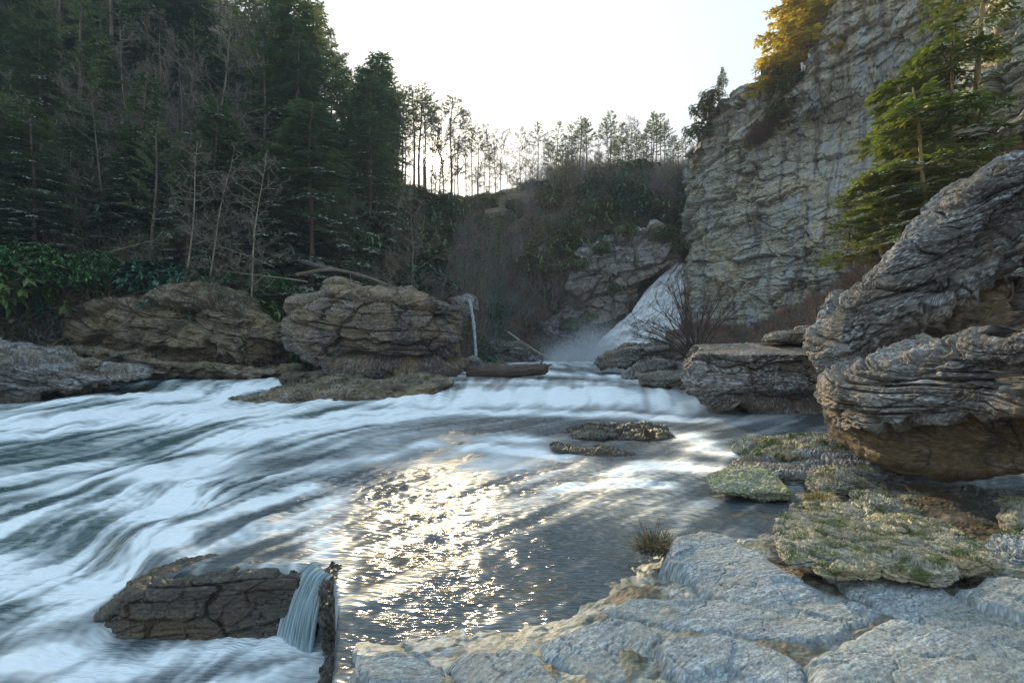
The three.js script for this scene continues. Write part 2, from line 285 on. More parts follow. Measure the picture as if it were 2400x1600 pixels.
{
  const NU = 720, NV = 470, base = CLIFF_PLAN.getSpacedPoints(NU - 1), tops = base.map(cliffTop);
  const g = gridGeometry(NU, NV, (u, v, t, i) => {
    const b = base[i], H = tops[i], bx = V(b.x - 8, 0, b.z + 30).normalize();  // inland direction, roughly away from the river
    const inland = V(0.86, 0, -0.5);
    if (v < 0.93) {
      const h = v / 0.93, y = lerp(-2, H, h);
      // the upper third leans out over the lower wall, with a set-back band between
      const lean = 1.6 * smoothstep(y, 19, 24) * smoothstep(b.z, -44, -36) - 1.3 * smoothstep(y, 12, 19) * (1 - smoothstep(y, 19, 22)) * smoothstep(b.z, -46, -38) - 0.05 * y * (1 - smoothstep(b.z, -50, -40));
      t.set(b.x - inland.x * lean, y, b.z - inland.z * lean);
    } else { const k = (v - 0.93) / 0.07; t.set(b.x + inland.x * k * 16, H + k * 2.5, b.z + inland.z * k * 16); }
  });
  carve(g, (p, n) => { const s = n.y > 0.7 ? 0.3 : 1; const slab = sat((p.y - 9 - 0.25 * (p.x - 20)) * 0.3) * sat((21 + 0.4 * (p.x - 22) - p.y) * 0.3) * smoothstep(p.z, -45, -39);   // the smooth face in the middle
    return s * (0.9 * fbm(p.x * 0.14, p.y * 0.14, p.z * 0.14, 3) + strata(p, { ...CLIFF_ST, bed: p.y > 20 + 0.1 * (p.x - 20) ? dip(24, 0.3) : CLIFF_ST.bed }) * (1 - 0.62 * slab)); });
  paint(g, (p, n, o) => {
    stoneColour(p, n, CLIFF_ST, o);
    const w = fbm(p.x * 0.9 + p.z * 0.9, p.y * 0.05, 3.3, 4);               // mineral streaks left by seeping water
    mixTo(o, [0.36, 0.39, 0.44], smoothstep(w * 0.7 + 0.7 * fbm(p.x * 0.5, p.y * 0.35, p.z * 0.5, 4), 0.1, 0.4) * 0.6);
    mixTo(o, [0.085, 0.075, 0.08], smoothstep(fbm(p.x * 0.7 + p.z * 0.7 + 9, p.y * 0.06, 1.3, 4), 0.2, 0.4) * 0.6);
    if (n.y > 0.75 && p.y > 15) mixTo(o, [0.06, 0.055, 0.03], 0.7);                             // soil and moss on the top
  });
  structure(new THREE.Mesh(g, M.rock), 'cliff');
}
// steep earth bank between the overhanging rocks and the cliff, on the right
const BANK = [
  [1560, [[860, 24], [846, 30], [815, 36], [770, 40]]],
  [1780, [[860, 17], [835, 24], [805, 31], [775, 35]]],
  [1960, [[800, 13], [760, 18], [715, 24], [690, 30]]],
  [2120, [[700, 11.5], [630, 15], [590, 19], [560, 25]]],
  [2280, [[620, 11], [530, 13.5], [450, 16], [400, 20]]],
  [2480, [[560, 11], [430, 13], [330, 15], [200, 17]]],
].map(([px, col]) => [px, col.map(([py, d]) => at(px, py, d))]);
const bankRow = BANK.map(([, col]) => new THREE.CatmullRomCurve3(col, false, 'centripetal'));
function bankPoint(px, v, out = V(0, 0, 0)) {
  let i = 0; while (i < BANK.length - 2 && px > BANK[i + 1][0]) i++;
  const t = clamp((px - BANK[i][0]) / (BANK[i + 1][0] - BANK[i][0]), 0, 1), a = bankRow[i].getPoint(v), b = bankRow[i + 1].getPoint(v);
  return out.lerpVectors(a, b, t);
}
{
  const g = gridGeometry(160, 110, (u, v, t) => bankPoint(lerp(1560, 2480, u), v, t));
  g.index.array.reverse();
  carve(g, (p) => 0.5 * fbm(p.x * 0.4, p.y * 0.4, p.z * 0.4, 4) + 0.12 * fbm(p.x * 3, p.y * 3, p.z * 3, 3));
  paint(g, (p, n, o) => { const a = fbm(p.x * 1.2, p.y * 1.2, p.z * 1.2, 4), b = fbm(p.x * 9, p.y * 9, p.z * 9, 3); o[0] = 0.085; o[1] = 0.06; o[2] = 0.045; mixTo(o, [0.14, 0.10, 0.065], sat(0.3 + a * 1.6)); const k = 1 + 0.6 * b; o[0] *= k; o[1] *= k; o[2] *= k; });
  structure(new THREE.Mesh(g, M.soil), 'earth_bank');
}
// ------------------------------------------------------------------ river: water level, flow and white water, all on the ground plan
const W2 = (px, py, l) => { const p = onLevel(px, py, l); return [p.x, -p.z]; };
const LEVELS = [
  [1100, 862, 0.35], [1300, 856, 0.35], [1500, 852, 0.35], [1450, 880, 0.35], [1200, 885, 0.34], [1000, 900, 0.32], [860, 905, 0.30], [1250, 900, 0.30], [1450, 902, 0.30], [1560, 905, 0.28],
  [800, 950, 0.03], [950, 957, 0.02], [1150, 962, 0.02], [1350, 965, 0.02], [1550, 975, 0.02], [1000, 1000, 0.0], [700, 985, -0.02], [1300, 1020, 0.0], [1700, 1000, 0.02], [1850, 1000, 0.02], [1700, 1030, 0.0],
  [1480, 1085, -0.02], [1600, 1100, -0.03], [1100, 1100, -0.03], [1100, 1200, -0.05], [1000, 1400, -0.06], [1400, 1200, -0.05], [1700, 1180, -0.05], [850, 1200, -0.06], [850, 1350, -0.06], [1300, 1400, -0.06], [1000, 1560, -0.06],
  [640, 1080, -0.08], [450, 1100, -0.2], [300, 1200, -0.36], [100, 1330, -0.58], [0, 1150, -0.48], [0, 1020, -0.42], [0, 940, -0.38], [180, 915, -0.2], [300, 925, -0.08], [600, 880, 0.25], [480, 890, 0.18], [300, 1000, -0.3], [550, 965, -0.05], [150, 1080, -0.44],
  [600, 1200, -0.09], [450, 1230, -0.14], [600, 1310, -0.09], [700, 1290, -0.07], [400, 1290, -0.2], [250, 1380, -0.55], [-150, 1200, -0.55], [-150, 1400, -0.65], [660, 1130, -0.07], [-200, 960, -0.45],
].map(([px, py, l]) => { const [x, d] = W2(px, py, l); return [x / (d + 1.5), Math.log(d + 0.5), l]; });
const LIP = [[-9, 8.2], [-3.4, 4.35], [-2.95, 4.05], [-2.4, 3.98], [-1.9, 3.99], [-1.53, 4.0], [-1.33, 3.8], [-1.12, 3.3], [-0.98, 2.85], [-0.85, 2.4], [-0.7, 1.6]];   // edge of the rock shelf above the lower pool
function lipSide(x, d) { // signed distance: positive on the shelf, negative over the lower pool
  let best = 1e9, s = 1;
  for (let i = 0; i < LIP.length - 1; i++) {
    const ax = LIP[i][0], ad = LIP[i][1], bx = LIP[i + 1][0], bd = LIP[i + 1][1], ux = bx - ax, ud = bd - ad, t = clamp(((x - ax) * ux + (d - ad) * ud) / (ux * ux + ud * ud), 0, 1);
    const qx = x - ax - ux * t, qd = d - ad - ud * t, r = qx * qx + qd * qd;
    if (r < best) { best = r; s = ux * qd - ud * qx > 0 ? 1 : -1; }
  }
  return s * Math.sqrt(best);
}
function level(x, d) {
  const u = x / (d + 1.5), w = Math.log(d + 0.5);
  let sw = 0, sl = 0;
  for (const [a, b, l] of LEVELS) { const q = (u - a) * (u - a) * 1.4 + (w - b) * (w - b) * 2.2 + 0.0016, k = 1 / (q * q); sw += k; sl += k * l; }
  let y = sl / sw;
  if (d < 6) { const s = lipSide(x, d), soft = 0.03 + 1.1 * smoothstep(-x, 2.7, 3.6), t = smoothstep(s, -soft, soft * 0.2); y = lerp(Math.min(y, -0.55), y, t); }
  return y;
}
const FLOW = [[1300, 870, 0, 1], [900, 930, -0.3, 1], [1300, 930, -0.2, 1], [1500, 930, -0.2, 1], [1000, 1000, -1, 0.15], [700, 970, -1, 0.2], [500, 1080, -1, 0.35], [300, 1150, -1, 0.4], [100, 1250, -1, 0.3], [600, 1150, -1, 0.3], [600, 1250, -1, 0.35], [250, 1330, -0.8, 0.6], [150, 1450, -0.8, 0.6], [400, 1550, -1, 0.3],
  [1100, 1150, -1, 0.35], [1100, 1350, -1, 0.4], [1500, 1150, -1, 0.3], [1550, 1080, -0.6, 0.5], [900, 1250, -1, 0.3], [820, 1450, -1, 0.3], [300, 920, -1, 0.25], [600, 890, -1, 0.25], [0, 960, -1, 0.1], [0, 1080, -1, 0.15], [1750, 1050, -1, 0.2], [1300, 1020, -1, 0.2]].map(([px, py, a, b]) => {
  const d = (1.65 * F) / (py - HOR), x = ((px - 1200) / F) * d, dd = -(d / (py - HOR)) * b, dx = (a * d + (px - 1200) * dd) / F, n = Math.hypot(dx, dd);
  return [x / (d + 1.5), Math.log(d + 0.5), dx / n, dd / n];
});
function flow(x, d, out) {
  const u = x / (d + 1.5), w = Math.log(d + 0.5); let sx = 0, sd = 0;
  for (const [a, b, fx, fd] of FLOW) { const q = (u - a) * (u - a) + (w - b) * (w - b) * 2 + 0.004, k = 1 / (q * q); sx += k * fx; sd += k * fd; }
  const n = Math.hypot(sx, sd) || 1; out[0] = sx / n; out[1] = sd / n;
}
// bands of white water: [width, strength, then points]; width as a share of the rows, turned into metres on the water
const FOAM = [
  [17, 1, 0, 992, 200, 988, 400, 978, 560, 958], [12, 0.95, -60, 1028, 150, 1012, 300, 1000], [8, 0.6, 60, 930, 200, 906, 350, 890, 480, 880], [11, 0.9, 330, 946, 480, 926, 600, 914, 690, 906], [8, 0.6, 120, 955, 300, 950, 420, 940],
  [14, 0.9, 540, 1012, 640, 1006, 760, 986, 950, 970], [14, 0.8, 790, 936, 900, 936, 1010, 940], [15, 1, 1030, 948, 1150, 942, 1300, 938, 1450, 940, 1590, 955], [8, 0.9, 640, 988, 900, 962, 1100, 966, 1300, 968, 1620, 982], [5, 0.6, 1080, 897, 1250, 887, 1450, 902, 1550, 915], [6, 0.5, 1060, 918, 1200, 912, 1400, 918],
  [16, 0.7, -50, 1116, 120, 1096, 230, 1086], [16, 0.8, 150, 1132, 280, 1120, 420, 1082, 500, 1052], [20, 0.85, -60, 1215, 150, 1202, 300, 1180, 420, 1150], [10, 0.9, 410, 1180, 460, 1145, 480, 1122], [10, 0.9, 250, 1190, 330, 1160, 390, 1140], [10, 0.6, 300, 1110, 420, 1100, 500, 1090],
  [36, 1, -60, 1296, 80, 1310, 160, 1330, 230, 1350], [18, 0.85, 210, 1370, 310, 1335, 370, 1290, 480, 1255], [28, 0.6, 200, 1400, 120, 1450, 40, 1490], [24, 0.62, 760, 1180, 660, 1206, 540, 1226], [16, 0.6, 772, 1160, 745, 1205, 770, 1285], [12, 0.5, 560, 1160, 700, 1140, 780, 1130],
  [10, 0.75, 420, 1200, 560, 1170, 720, 1130], [12, 0.5, 600, 1100, 760, 1075, 900, 1060],
  [40, 1, 730, 1500, 600, 1500, 420, 1526, 200, 1590], [34, 0.95, 740, 1560, 620, 1592, 420, 1640], [30, 0.8, 150, 1540, 60, 1560, -40, 1580], [16, 0.5, 640, 1470, 400, 1500],
  [11, 0.95, 1430, 1100, 1540, 1086, 1650, 1090], [7, 0.7, 1640, 1052, 1700, 1062, 1760, 1052], [9, 0.75, 1300, 1136, 1440, 1122, 1560, 1128], [10, 0.7, 1000, 1036, 1100, 1046, 1200, 1052, 1320, 1066], [8, 0.8, 1110, 1030, 1190, 1020, 1230, 1028], [8, 0.7, 1600, 1020, 1650, 1040, 1690, 1060],
  [26, 0.34, 880, 1020, 1050, 1075, 1250, 1095, 1480, 1110], [30, 0.2, 1150, 1150, 1400, 1160, 1550, 1170], [5, 0.7, 1300, 858, 1420, 852, 1560, 850], [6, 0.5, 1330, 868, 1450, 862],
].map(([w, s, ...q]) => { const pts = []; for (let i = 0; i < q.length; i += 2) { const d = ((EYE + (q[i + 1] > 1400 && q[i] < 780 ? 0.56 : q[i] < 420 ? 0.4 : 0)) * F) / (q[i + 1] - HOR); pts.push([((q[i] - 1200) / F) * d, d, (w * d) / (q[i + 1] - HOR)]); } return [s, pts]; });
function white(x, d) {
  let f = 0;
  for (const [s, pts] of FOAM) for (let i = 0; i < pts.length - 1; i++) {
    const [ax, ad, aw] = pts[i], [bx, bd, bw] = pts[i + 1], ux = bx - ax, ud = bd - ad, t = clamp(((x - ax) * ux + (d - ad) * ud) / (ux * ux + ud * ud), 0, 1);
    const qx = x - ax - ux * t, qd = d - ad - ud * t, w = lerp(aw, bw, t), r = (qx * qx + qd * qd) / (w * w);
    if (r < 6) f = Math.max(f, s * Math.exp(-r * 0.8));
  }
  return f;
}
const rippleMap = (() => {  // tileable ripples, longer along u
  const N = 512, a = new Uint8Array(N * N * 4), rnd = prng(77), w = [];
  for (let i = 0; i < 70; i++) { const kx = Math.round((rnd() * 2 - 1) * 16), ky = Math.round((rnd() * 2 - 1) * 34), k = Math.hypot(kx, ky); if (k < 4) continue; w.push([kx, ky, rnd() * 6.28, 1 / Math.pow(k, 0.8)]); }
  const h = new Float32Array(N * N); let lo = 1e9, hi = -1e9;
  for (let y = 0; y < N; y++) for (let x = 0; x < N; x++) { let s = 0; for (const [kx, ky, p, m] of w) s += m * Math.sin(((kx * x + ky * y) / N) * 2 * Math.PI + p); s = s > 0 ? s * 1.25 : s; h[y * N + x] = s; lo = Math.min(lo, s); hi = Math.max(hi, s); }
  for (let i = 0; i < N * N; i++) { const v = ((h[i] - lo) / (hi - lo)) * 255; a[i * 4] = a[i * 4 + 1] = a[i * 4 + 2] = v; a[i * 4 + 3] = 255; }
  const t = new THREE.DataTexture(a, N, N); t.wrapS = t.wrapT = THREE.RepeatWrapping; t.magFilter = THREE.LinearFilter; t.needsUpdate = true; return t;
})();
M.water = new THREE.MeshPhysicalMaterial({ vertexColors: true, roughness: 0.13, bumpMap: rippleMap, bumpScale: 0.02, ior: 1.33 });
M.fall = new THREE.MeshPhysicalMaterial({ vertexColors: true, roughness: 0.35, ior: 1.33 });
const BANDS = [0.55, 1.3, 3.1, 7.4, 17];
function streak(x, d, len, out) { // noise drawn out along the flow, coarse and fine
  const f = [0, 0], N = 11, h = len / N; let px = x, pd = d, a = 0, b = 0, c = 0;
  const k = Math.log(22 / d / BANDS[0]) / Math.log(2.385), k0 = clamp(Math.floor(k), 1, 4), f0 = BANDS[k0 - 1], f1 = BANDS[k0], f2 = BANDS[Math.min(4, k0 + 1)], t = clamp(k - k0, 0, 1);
  for (let i = 0; i < N; i++) { a += n3(px * f0, pd * f0, 1 + k0 * 3); b += n3(px * f1, pd * f1, 4 + k0 * 3); c += n3(px * f2, pd * f2, 7 + k0 * 3); if (i % 2 === 0) flow(px, pd, f); px -= f[0] * h; pd -= f[1] * h; }
  out[0] = a / N * (1 - t) + b / N * (0.6 + 0.4 * t); out[1] = b / N * (1 - t) + c / N;
}
{
  const NU = 560, NV = 620, D0 = 2.05, D1 = 60, S = [0, 0], foam = new Float32Array(NU * NV), tone = new Float32Array(NU * NV);
  const g = gridGeometry(NU, NV, (u, v, t, i, j) => {
    const d = D0 * Math.pow(D1 / D0, v), x = lerp(-1.32, 0.98, u) * (d + 0.8), near = clamp(d / 5, 0.7, 4);
    const w = white(x, d);
    streak(x, d, 1.5 * near, S);
    const st = S[0] * 1.5 + S[1] * 1.3;
    const fast = sat((-x - 1.2) / 2.5) * sat((d - 2) / 2), f = sat(w * (0.92 + 0.75 * st) + (0.3 + 0.2 * fast) * Math.max(0, st + 0.12 + 0.2 * fast) + (w > 0.45 ? (w - 0.45) * 0.6 : 0) - 0.03);
    foam[j * NU + i] = f; tone[j * NU + i] = st;
    let y = level(x, d);
    const rough = sat(w * 1.2 + 0.12), far = sat((d - 8) / 10);
    y += rough * (0.05 + 0.10 * far) * fb2(x * 0.9 / (1 + far), d * 1.4 / (1 + far), 3) + 0.022 * near * 0.5 * st * (0.3 + rough) + 0.02 * fb2(x * 2.1, d * 3, 2);
    if (d > 24) y = lerp(y, 0.35 + 0.015 * fb2(x * 0.8, d * 0.8, 3), smoothstep(d, 22, 28) * smoothstep(x, -9, -6));
    t.set(x, y, -d);
  });
  g.computeVertexNormals();
  const p = g.attributes.position.array, uv = new Float32Array((p.length / 3) * 2);
  for (let i = 0; i < p.length / 3; i++) { uv[i * 2] = p[i * 3] / 1.5 + p[i * 3 + 2] / 5; uv[i * 2 + 1] = p[i * 3 + 2] / 0.9; }
  g.setAttribute('uv', new THREE.BufferAttribute(uv, 2));
  const uv1 = new Float32Array(uv.length), rough = new Uint8Array(NU * NV * 4);   // broken white water is matt, clear water is glossy
  for (let i = 0; i < NU * NV; i++) { uv1[i * 2] = ((i % NU) + 0.5) / NU; uv1[i * 2 + 1] = (Math.floor(i / NU) + 0.5) / NV; const r = 255 * lerp(0.13, 0.75, sat(foam[i] * 1.6)); rough[i * 4] = rough[i * 4 + 1] = rough[i * 4 + 2] = r; rough[i * 4 + 3] = 255; }
  g.setAttribute('uv1', new THREE.BufferAttribute(uv1, 2));
  const rt = new THREE.DataTexture(rough, NU, NV); rt.magFilter = THREE.LinearFilter; rt.channel = 1; rt.needsUpdate = true; M.water.roughnessMap = rt; M.water.roughness = 1;
  paint(g, (q, n, o, i) => {
    const d = -q.z, x = q.x;
    const left = sat((-x - 2.2) / 3 + 0.1 * fb2(x, d, 2)), stone = fb2(x * 0.9 + 3, d * 0.9, 4) + 0.5 * tone[i];
    o[0] = 0.08; o[1] = 0.10; o[2] = 0.115;                                                     // silver-blue of reflected sky painted into the water, before the brown bed patches
    mixTo(o, [0.11, 0.08, 0.035], sat(stone * 1.5 - 0.25 + 0.5 * smoothstep(x, 1.6, 3) * smoothstep(-d, -7, -5)) * (1 - left) * (d < 9 ? 1 : 0.3));
    mixTo(o, [0.05, 0.095, 0.10], left);
    mixTo(o, [0.82, 0.87, 0.91], Math.pow(foam[i], 1.05));
  });
  structure(new THREE.Mesh(g, M.water), 'river_water');
}
// ------------------------------------------------------------------ boulders and ledges
function rock(outline, d, T, o, name, label, category = 'rock', group) { return put(boulder(outline, d, T, o), name, label, category, group); }
rock([[684, 770], [684, 738], [694, 712], [730, 700], [766, 690], [780, 672], [806, 670], [840, 684], [900, 686], [960, 688], [1010, 700], [1050, 708], [1086, 722], [1090, 760], [1082, 810], [1076, 850], [1060, 874], [1000, 884], [930, 892], [850, 890], [775, 884], [752, 858], [716, 836], [690, 806]], 23.5, 5.2,
  { under: [1.55, 1.5, 0.7], nu: 520, nv: 230, e: 4.2, tension: 0.12, lump: 0.5, lf: 0.45, st: { T: 0.95, amp: 0.42, L: 3.2, notch: 0.22, wf: 0.2, wa: 0.5, seed: 3, pal: PAL.boulder, fine: 0.09, bed: dip(-4), cs: 0.8 } }, 'boulder', 'huge flat-topped brown boulder standing in the river left of centre', 'boulder');
rock([[548, 952], [575, 930], [640, 916], [700, 890], [770, 884], [900, 892], [1010, 890], [1062, 894], [1050, 912], [960, 915], [860, 930], [790, 950], [700, 964], [610, 972]], 17.6, 5.5,
  { nu: 420, nv: 150, e: 3, lump: 0.25, st: { T: 0.3, amp: 0.22, L: 1.6, notch: 0.1, wf: 0.3, wa: 0.2, seed: 8, pal: PAL.bank, bed: dip(3), cs: 1 }, tilt: [0, -0.02] }, 'rock_ledge', 'low layered ledge under the huge boulder with water running off it', 'rock ledge');
rock([[655, 884], [672, 874], [720, 872], [760, 876], [756, 890], [700, 902], [660, 900]], 19.5, 1.4, { nu: 160, nv: 80, st: { T: 0.25, amp: 0.1, L: 0.8, notch: 0.06, seed: 12, pal: PAL.wet }, mat: M.wetRock }, 'rock', 'small wet dark rock at the left foot of the huge boulder');
rock([[120, 790], [150, 748], [210, 716], [300, 694], [420, 672], [500, 668], [560, 690], [610, 716], [660, 748], [676, 790], [668, 835], [620, 868], [480, 880], [300, 870], [180, 840]], 27.5, 6.5,
  { nu: 520, nv: 220, e: 2.8, lump: 0.9, lf: 0.3, st: { T: 0.8, amp: 0.5, L: 2.6, notch: 0.25, wf: 0.2, wa: 0.5, seed: 15, pal: PAL.bank, bed: dip(-14), cs: 0.8, fine: 0.12 } }, 'rock_outcrop', 'broad brown outcrop sloping down to the river below the thin bare trees', 'rock outcrop');
rock([[70, 800], [190, 815], [330, 836], [480, 856], [620, 862], [712, 866], [700, 884], [560, 888], [420, 890], [300, 880], [160, 846], [80, 826]], 25, 3.5,
  { nu: 420, nv: 130, lump: 0.4, st: { T: 0.3, amp: 0.3, L: 1.5, notch: 0.14, seed: 19, pal: PAL.bank, bed: dip(-8), cs: 0.9 } }, 'rock_ledge', 'narrow mossy ledge along the foot of the left bank outcrop', 'rock ledge');
rock([[-160, 790], [0, 812], [120, 838], [220, 858], [320, 868], [346, 882], [300, 896], [230, 908], [120, 930], [0, 948], [-160, 960]], 20.5, 5,
  { nu: 420, nv: 160, lump: 0.3, st: { T: 0.34, amp: 0.3, L: 2.2, notch: 0.16, wf: 0.2, wa: 0.3, seed: 22, pal: PAL.slab, bed: dip(-13), cs: 0.9, ledge: 1.5 }, back: [-0.5, 0.05] }, 'rock_ledge', 'pale layered slabs dipping into the river at the far left edge', 'rock ledge');
rock([[184, 853], [196, 842], [216, 838], [236, 846], [234, 858], [206, 862]], 19.2, 0.7, { nu: 90, nv: 46, lump: 0.06, st: { T: 0.3, amp: 0.05, L: 1, notch: 0.02, seed: 25, pal: { ...PAL.bank, base: [0.20, 0.17, 0.09], warm: [0.28, 0.22, 0.09], km: 0 } } }, 'rock', 'small ochre stone lying on the left bank slabs');
rock([[1082, 862], [1092, 842], [1112, 836], [1128, 846], [1134, 866], [1110, 876]], 25.5, 1.2, { nu: 120, nv: 60, st: { T: 0.3, amp: 0.12, L: 0.8, notch: 0.05, seed: 28, pal: PAL.slab } }, 'rock', 'pale stone against the right end of the huge boulder');
rock([[1118, 866], [1140, 850], [1170, 852], [1196, 862], [1170, 872]], 27.5, 1.4, { nu: 120, nv: 60, st: { T: 0.25, amp: 0.12, L: 0.8, notch: 0.05, seed: 29, pal: PAL.bank } }, 'rock', 'low stone behind the drift log');
// right bank, middle distance
rock([[1392, 852], [1400, 838], [1450, 822], [1490, 812], [1560, 800], [1630, 800], [1660, 830], [1640, 880], [1540, 880], [1460, 872], [1410, 866]], 26, 4.2, { nu: 380, nv: 160, lump: 0.2, st: { T: 0.36, amp: 0.34, L: 2, notch: 0.16, seed: 31, pal: PAL.slab, bed: dip(8), cs: 0.8, ledge: 1.6, blocky: 0.6 } }, 'rock_ledge', 'layered pale ledge in front of the waterfall', 'rock ledge');
rock([[1444, 822], [1462, 806], [1492, 804], [1502, 820], [1474, 830]], 27.5, 1.4, { nu: 120, nv: 60, st: { T: 0.4, amp: 0.14, L: 0.8, notch: 0.06, seed: 33, pal: PAL.boulder } }, 'rock', 'rounded brown stone on top of the layered ledge before the waterfall');
rock([[1462, 884], [1474, 866], [1500, 852], [1560, 848], [1640, 862], [1640, 890], [1570, 890], [1510, 892]], 22, 3, { nu: 260, nv: 120, lump: 0.15, st: { T: 0.3, amp: 0.24, L: 1.2, notch: 0.12, seed: 36, pal: PAL.slab, bed: dip(10) } }, 'rock_ledge', 'short brown-nosed ledge between the waterfall ledge and the dark block', 'rock ledge');
rock([[1504, 902], [1512, 880], [1560, 872], [1630, 866], [1650, 900], [1620, 924], [1560, 916]], 18, 2.4, { nu: 260, nv: 120, lump: 0.15, st: { T: 0.4, amp: 0.14, L: 1.4, notch: 0.06, seed: 38, pal: PAL.slab, bed: dip(6) } }, 'rock', 'smooth pale stone at the water against the left side of the dark block');
rock([[1604, 868], [1608, 840], [1632, 818], [1660, 800], [1740, 795], [1860, 794], [1960, 800], [2010, 830], [2010, 960], [1940, 990], [1850, 992], [1750, 974], [1690, 950], [1634, 916]], 13.2, 3.6,
  { nu: 480, nv: 210, e: 4.5, tension: 0.12, lump: 0.28, lf: 0.6, st: { T: 0.6, amp: 0.26, L: 1.7, notch: 0.13, wf: 0.3, wa: 0.25, seed: 41, pal: { ...PAL.slab, base: [0.12, 0.10, 0.09], warm: [0.17, 0.12, 0.075] }, bed: dip(4), cs: 1.2 }, lift: 0.3, under: [0.75, 0.7, 0.4], cut: [11.9, 1.46, 0.10] }, 'boulder', 'dark square block of stone with a pale flat top on the right bank', 'boulder');
rock([[1790, 800], [1800, 782], [1840, 774], [1900, 774], [1960, 782], [1960, 804], [1880, 806]], 14, 1.8, { nu: 200, nv: 90, st: { T: 0.3, amp: 0.1, L: 1, notch: 0.06, seed: 44, pal: PAL.slab } }, 'rock', 'flat stone lying on top of the dark block');
// the two great overhanging slabs on the right
rock([[1908, 812], [1916, 786], [1944, 740], [1990, 684], [2040, 640], [2092, 606], [2136, 560], [2186, 524], [2220, 460], [2306, 412], [2400, 372], [2520, 330], [2620, 360], [2620, 590], [2520, 590], [2400, 630], [2290, 684], [2190, 734], [2060, 802], [1960, 872], [1944, 874], [1922, 838]], 8.6, 3.8,
  { nu: 640, nv: 280, e: 3.4, tension: 0.15, lump: 0.4, lf: 0.7, tilt: [-0.0042, 0], centre: [2300, 560], st: { T: 0.5, amp: 0.22, L: 1.7, notch: 0.12, wf: 0.35, wa: 0.25, seed: 47, pal: PAL.slab, bed: dip(27), cs: 1.4, fine: 0.07, ledge: 1.5, blocky: 0.7 } }, 'overhanging_slab', 'upper of the two great slabs on the right, tilted up steeply', 'rock slab');
rock([[1936, 930], [1942, 894], [1970, 868], [2030, 842], [2150, 816], [2300, 788], [2440, 768], [2560, 760], [2640, 790], [2640, 940], [2560, 952], [2400, 956], [2200, 972], [2050, 985], [1960, 1000], [1944, 970]], 5.5, 2.7,
  { nu: 760, nv: 300, e: 3.6, tension: 0.12, lump: 0.2, lf: 0.8, tilt: [-0.0058, 0], centre: [2300, 870], st: { T: 0.36, amp: 0.2, L: 2.2, notch: 0.16, wf: 0.35, wa: 0.3, seed: 51, pal: PAL.slab, bed: dip(9), cs: 1.6, fine: 0.05, blocky: 0.3, ledge: 1.9 } }, 'overhanging_slab', 'lower of the two great slabs on the right, in many thin layers', 'rock slab');
rock([[1946, 1000], [1950, 950], [2100, 930], [2400, 900], [2560, 890], [2640, 980], [2560, 1085], [2400, 1090], [2150, 1088], [2010, 1078], [1960, 1060]], 6.0, 2.3,
  { nu: 360, nv: 150, e: 3, lump: 0.3, tilt: [-0.0054, 0], centre: [2300, 1000], st: { T: 0.9, amp: 0.08, L: 1.6, notch: 0.03, seed: 54, pal: { ...PAL.boulder, base: [0.13, 0.09, 0.05], kp: 0.15, kl: 0.1 }, cs: 1.3 } }, 'rock', 'smooth brown underside of stone below the lower great slab');
rock([[2150, 720], [2250, 680], [2420, 640], [2620, 600], [2700, 760], [2400, 790], [2200, 790]], 9.6, 3, { nu: 200, nv: 90, st: { T: 0.5, amp: 0.15, L: 1.5, notch: 0.08, seed: 57, pal: PAL.boulder } }, 'rock', 'brown rock deep in the gap between the two great slabs');
rock([[2268, 300], [2282, 200], [2300, 110], [2340, 20], [2400, -80], [2700, -120], [2760, 200], [2700, 420], [2500, 420], [2380, 400], [2300, 350]], 15.5, 5, { nu: 420, nv: 200, lump: 0.6, lf: 0.35, tilt: [-0.004, 0], st: { T: 0.7, amp: 0.4, L: 2.4, notch: 0.2, seed: 60, pal: { ...PAL.cliff, km: 0.8, moss: [0.20, 0.155, 0.03] }, bed: dip(18), cs: 0.9 } }, 'rock_outcrop', 'knobbly mossy outcrop in the top right corner', 'rock outcrop');  // moss turned gold so its colour carries the sunlight
// beside and behind the waterfall
rock([[1316, 830], [1322, 720], [1338, 640], [1372, 575], [1440, 540], [1530, 548], [1610, 575], [1612, 625], [1540, 632], [1500, 680], [1470, 745], [1430, 770], [1375, 850], [1340, 866]], 59.5, 7, { nu: 460, nv: 210, lump: 1.4, lf: 0.16, st: { T: 2, amp: 1.1, L: 4.5, notch: 0.45, wf: 0.1, wa: 0.6, seed: 63, pal: PAL.fall, bed: dip(5), cs: 0.4 } }, 'rock_outcrop', 'pale grey rock buttress left of the waterfall', 'rock outcrop');
rock([[1236, 856], [1250, 800], [1290, 740], [1330, 710], [1370, 760], [1380, 856]], 56.5, 5, { nu: 260, nv: 130, lump: 1.1, lf: 0.2, st: { T: 1.4, amp: 0.8, L: 3, notch: 0.3, seed: 66, pal: { ...PAL.fall, base: [0.13, 0.105, 0.125] }, cs: 0.5 } }, 'rock_outcrop', 'dark purplish rock at the water left of the waterfall spray', 'rock outcrop');
rock([[1618, 860], [1612, 760], [1616, 700], [1624, 630], [1650, 630], [1700, 760], [1700, 860]], 54, 4, { nu: 220, nv: 120, lump: 1, lf: 0.2, st: { T: 1.4, amp: 0.8, L: 3, notch: 0.3, seed: 67, pal: { ...PAL.fall, base: [0.10, 0.075, 0.06] }, cs: 0.5 } }, 'rock_outcrop', 'dark brown rock between the waterfall and the tall cliff', 'rock outcrop');
rock([[1070, 868], [1080, 790], [1130, 800], [1220, 812], [1262, 840], [1262, 868]], 50, 4, { nu: 260, nv: 120, lump: 0.8, lf: 0.25, st: { T: 0.7, amp: 0.6, L: 2.5, notch: 0.25, seed: 68, pal: { ...PAL.fall, base: [0.085, 0.08, 0.08] }, cs: 0.5 } }, 'rock_ledge', 'dark layered ledge along the far shore behind the drift log', 'rock ledge');
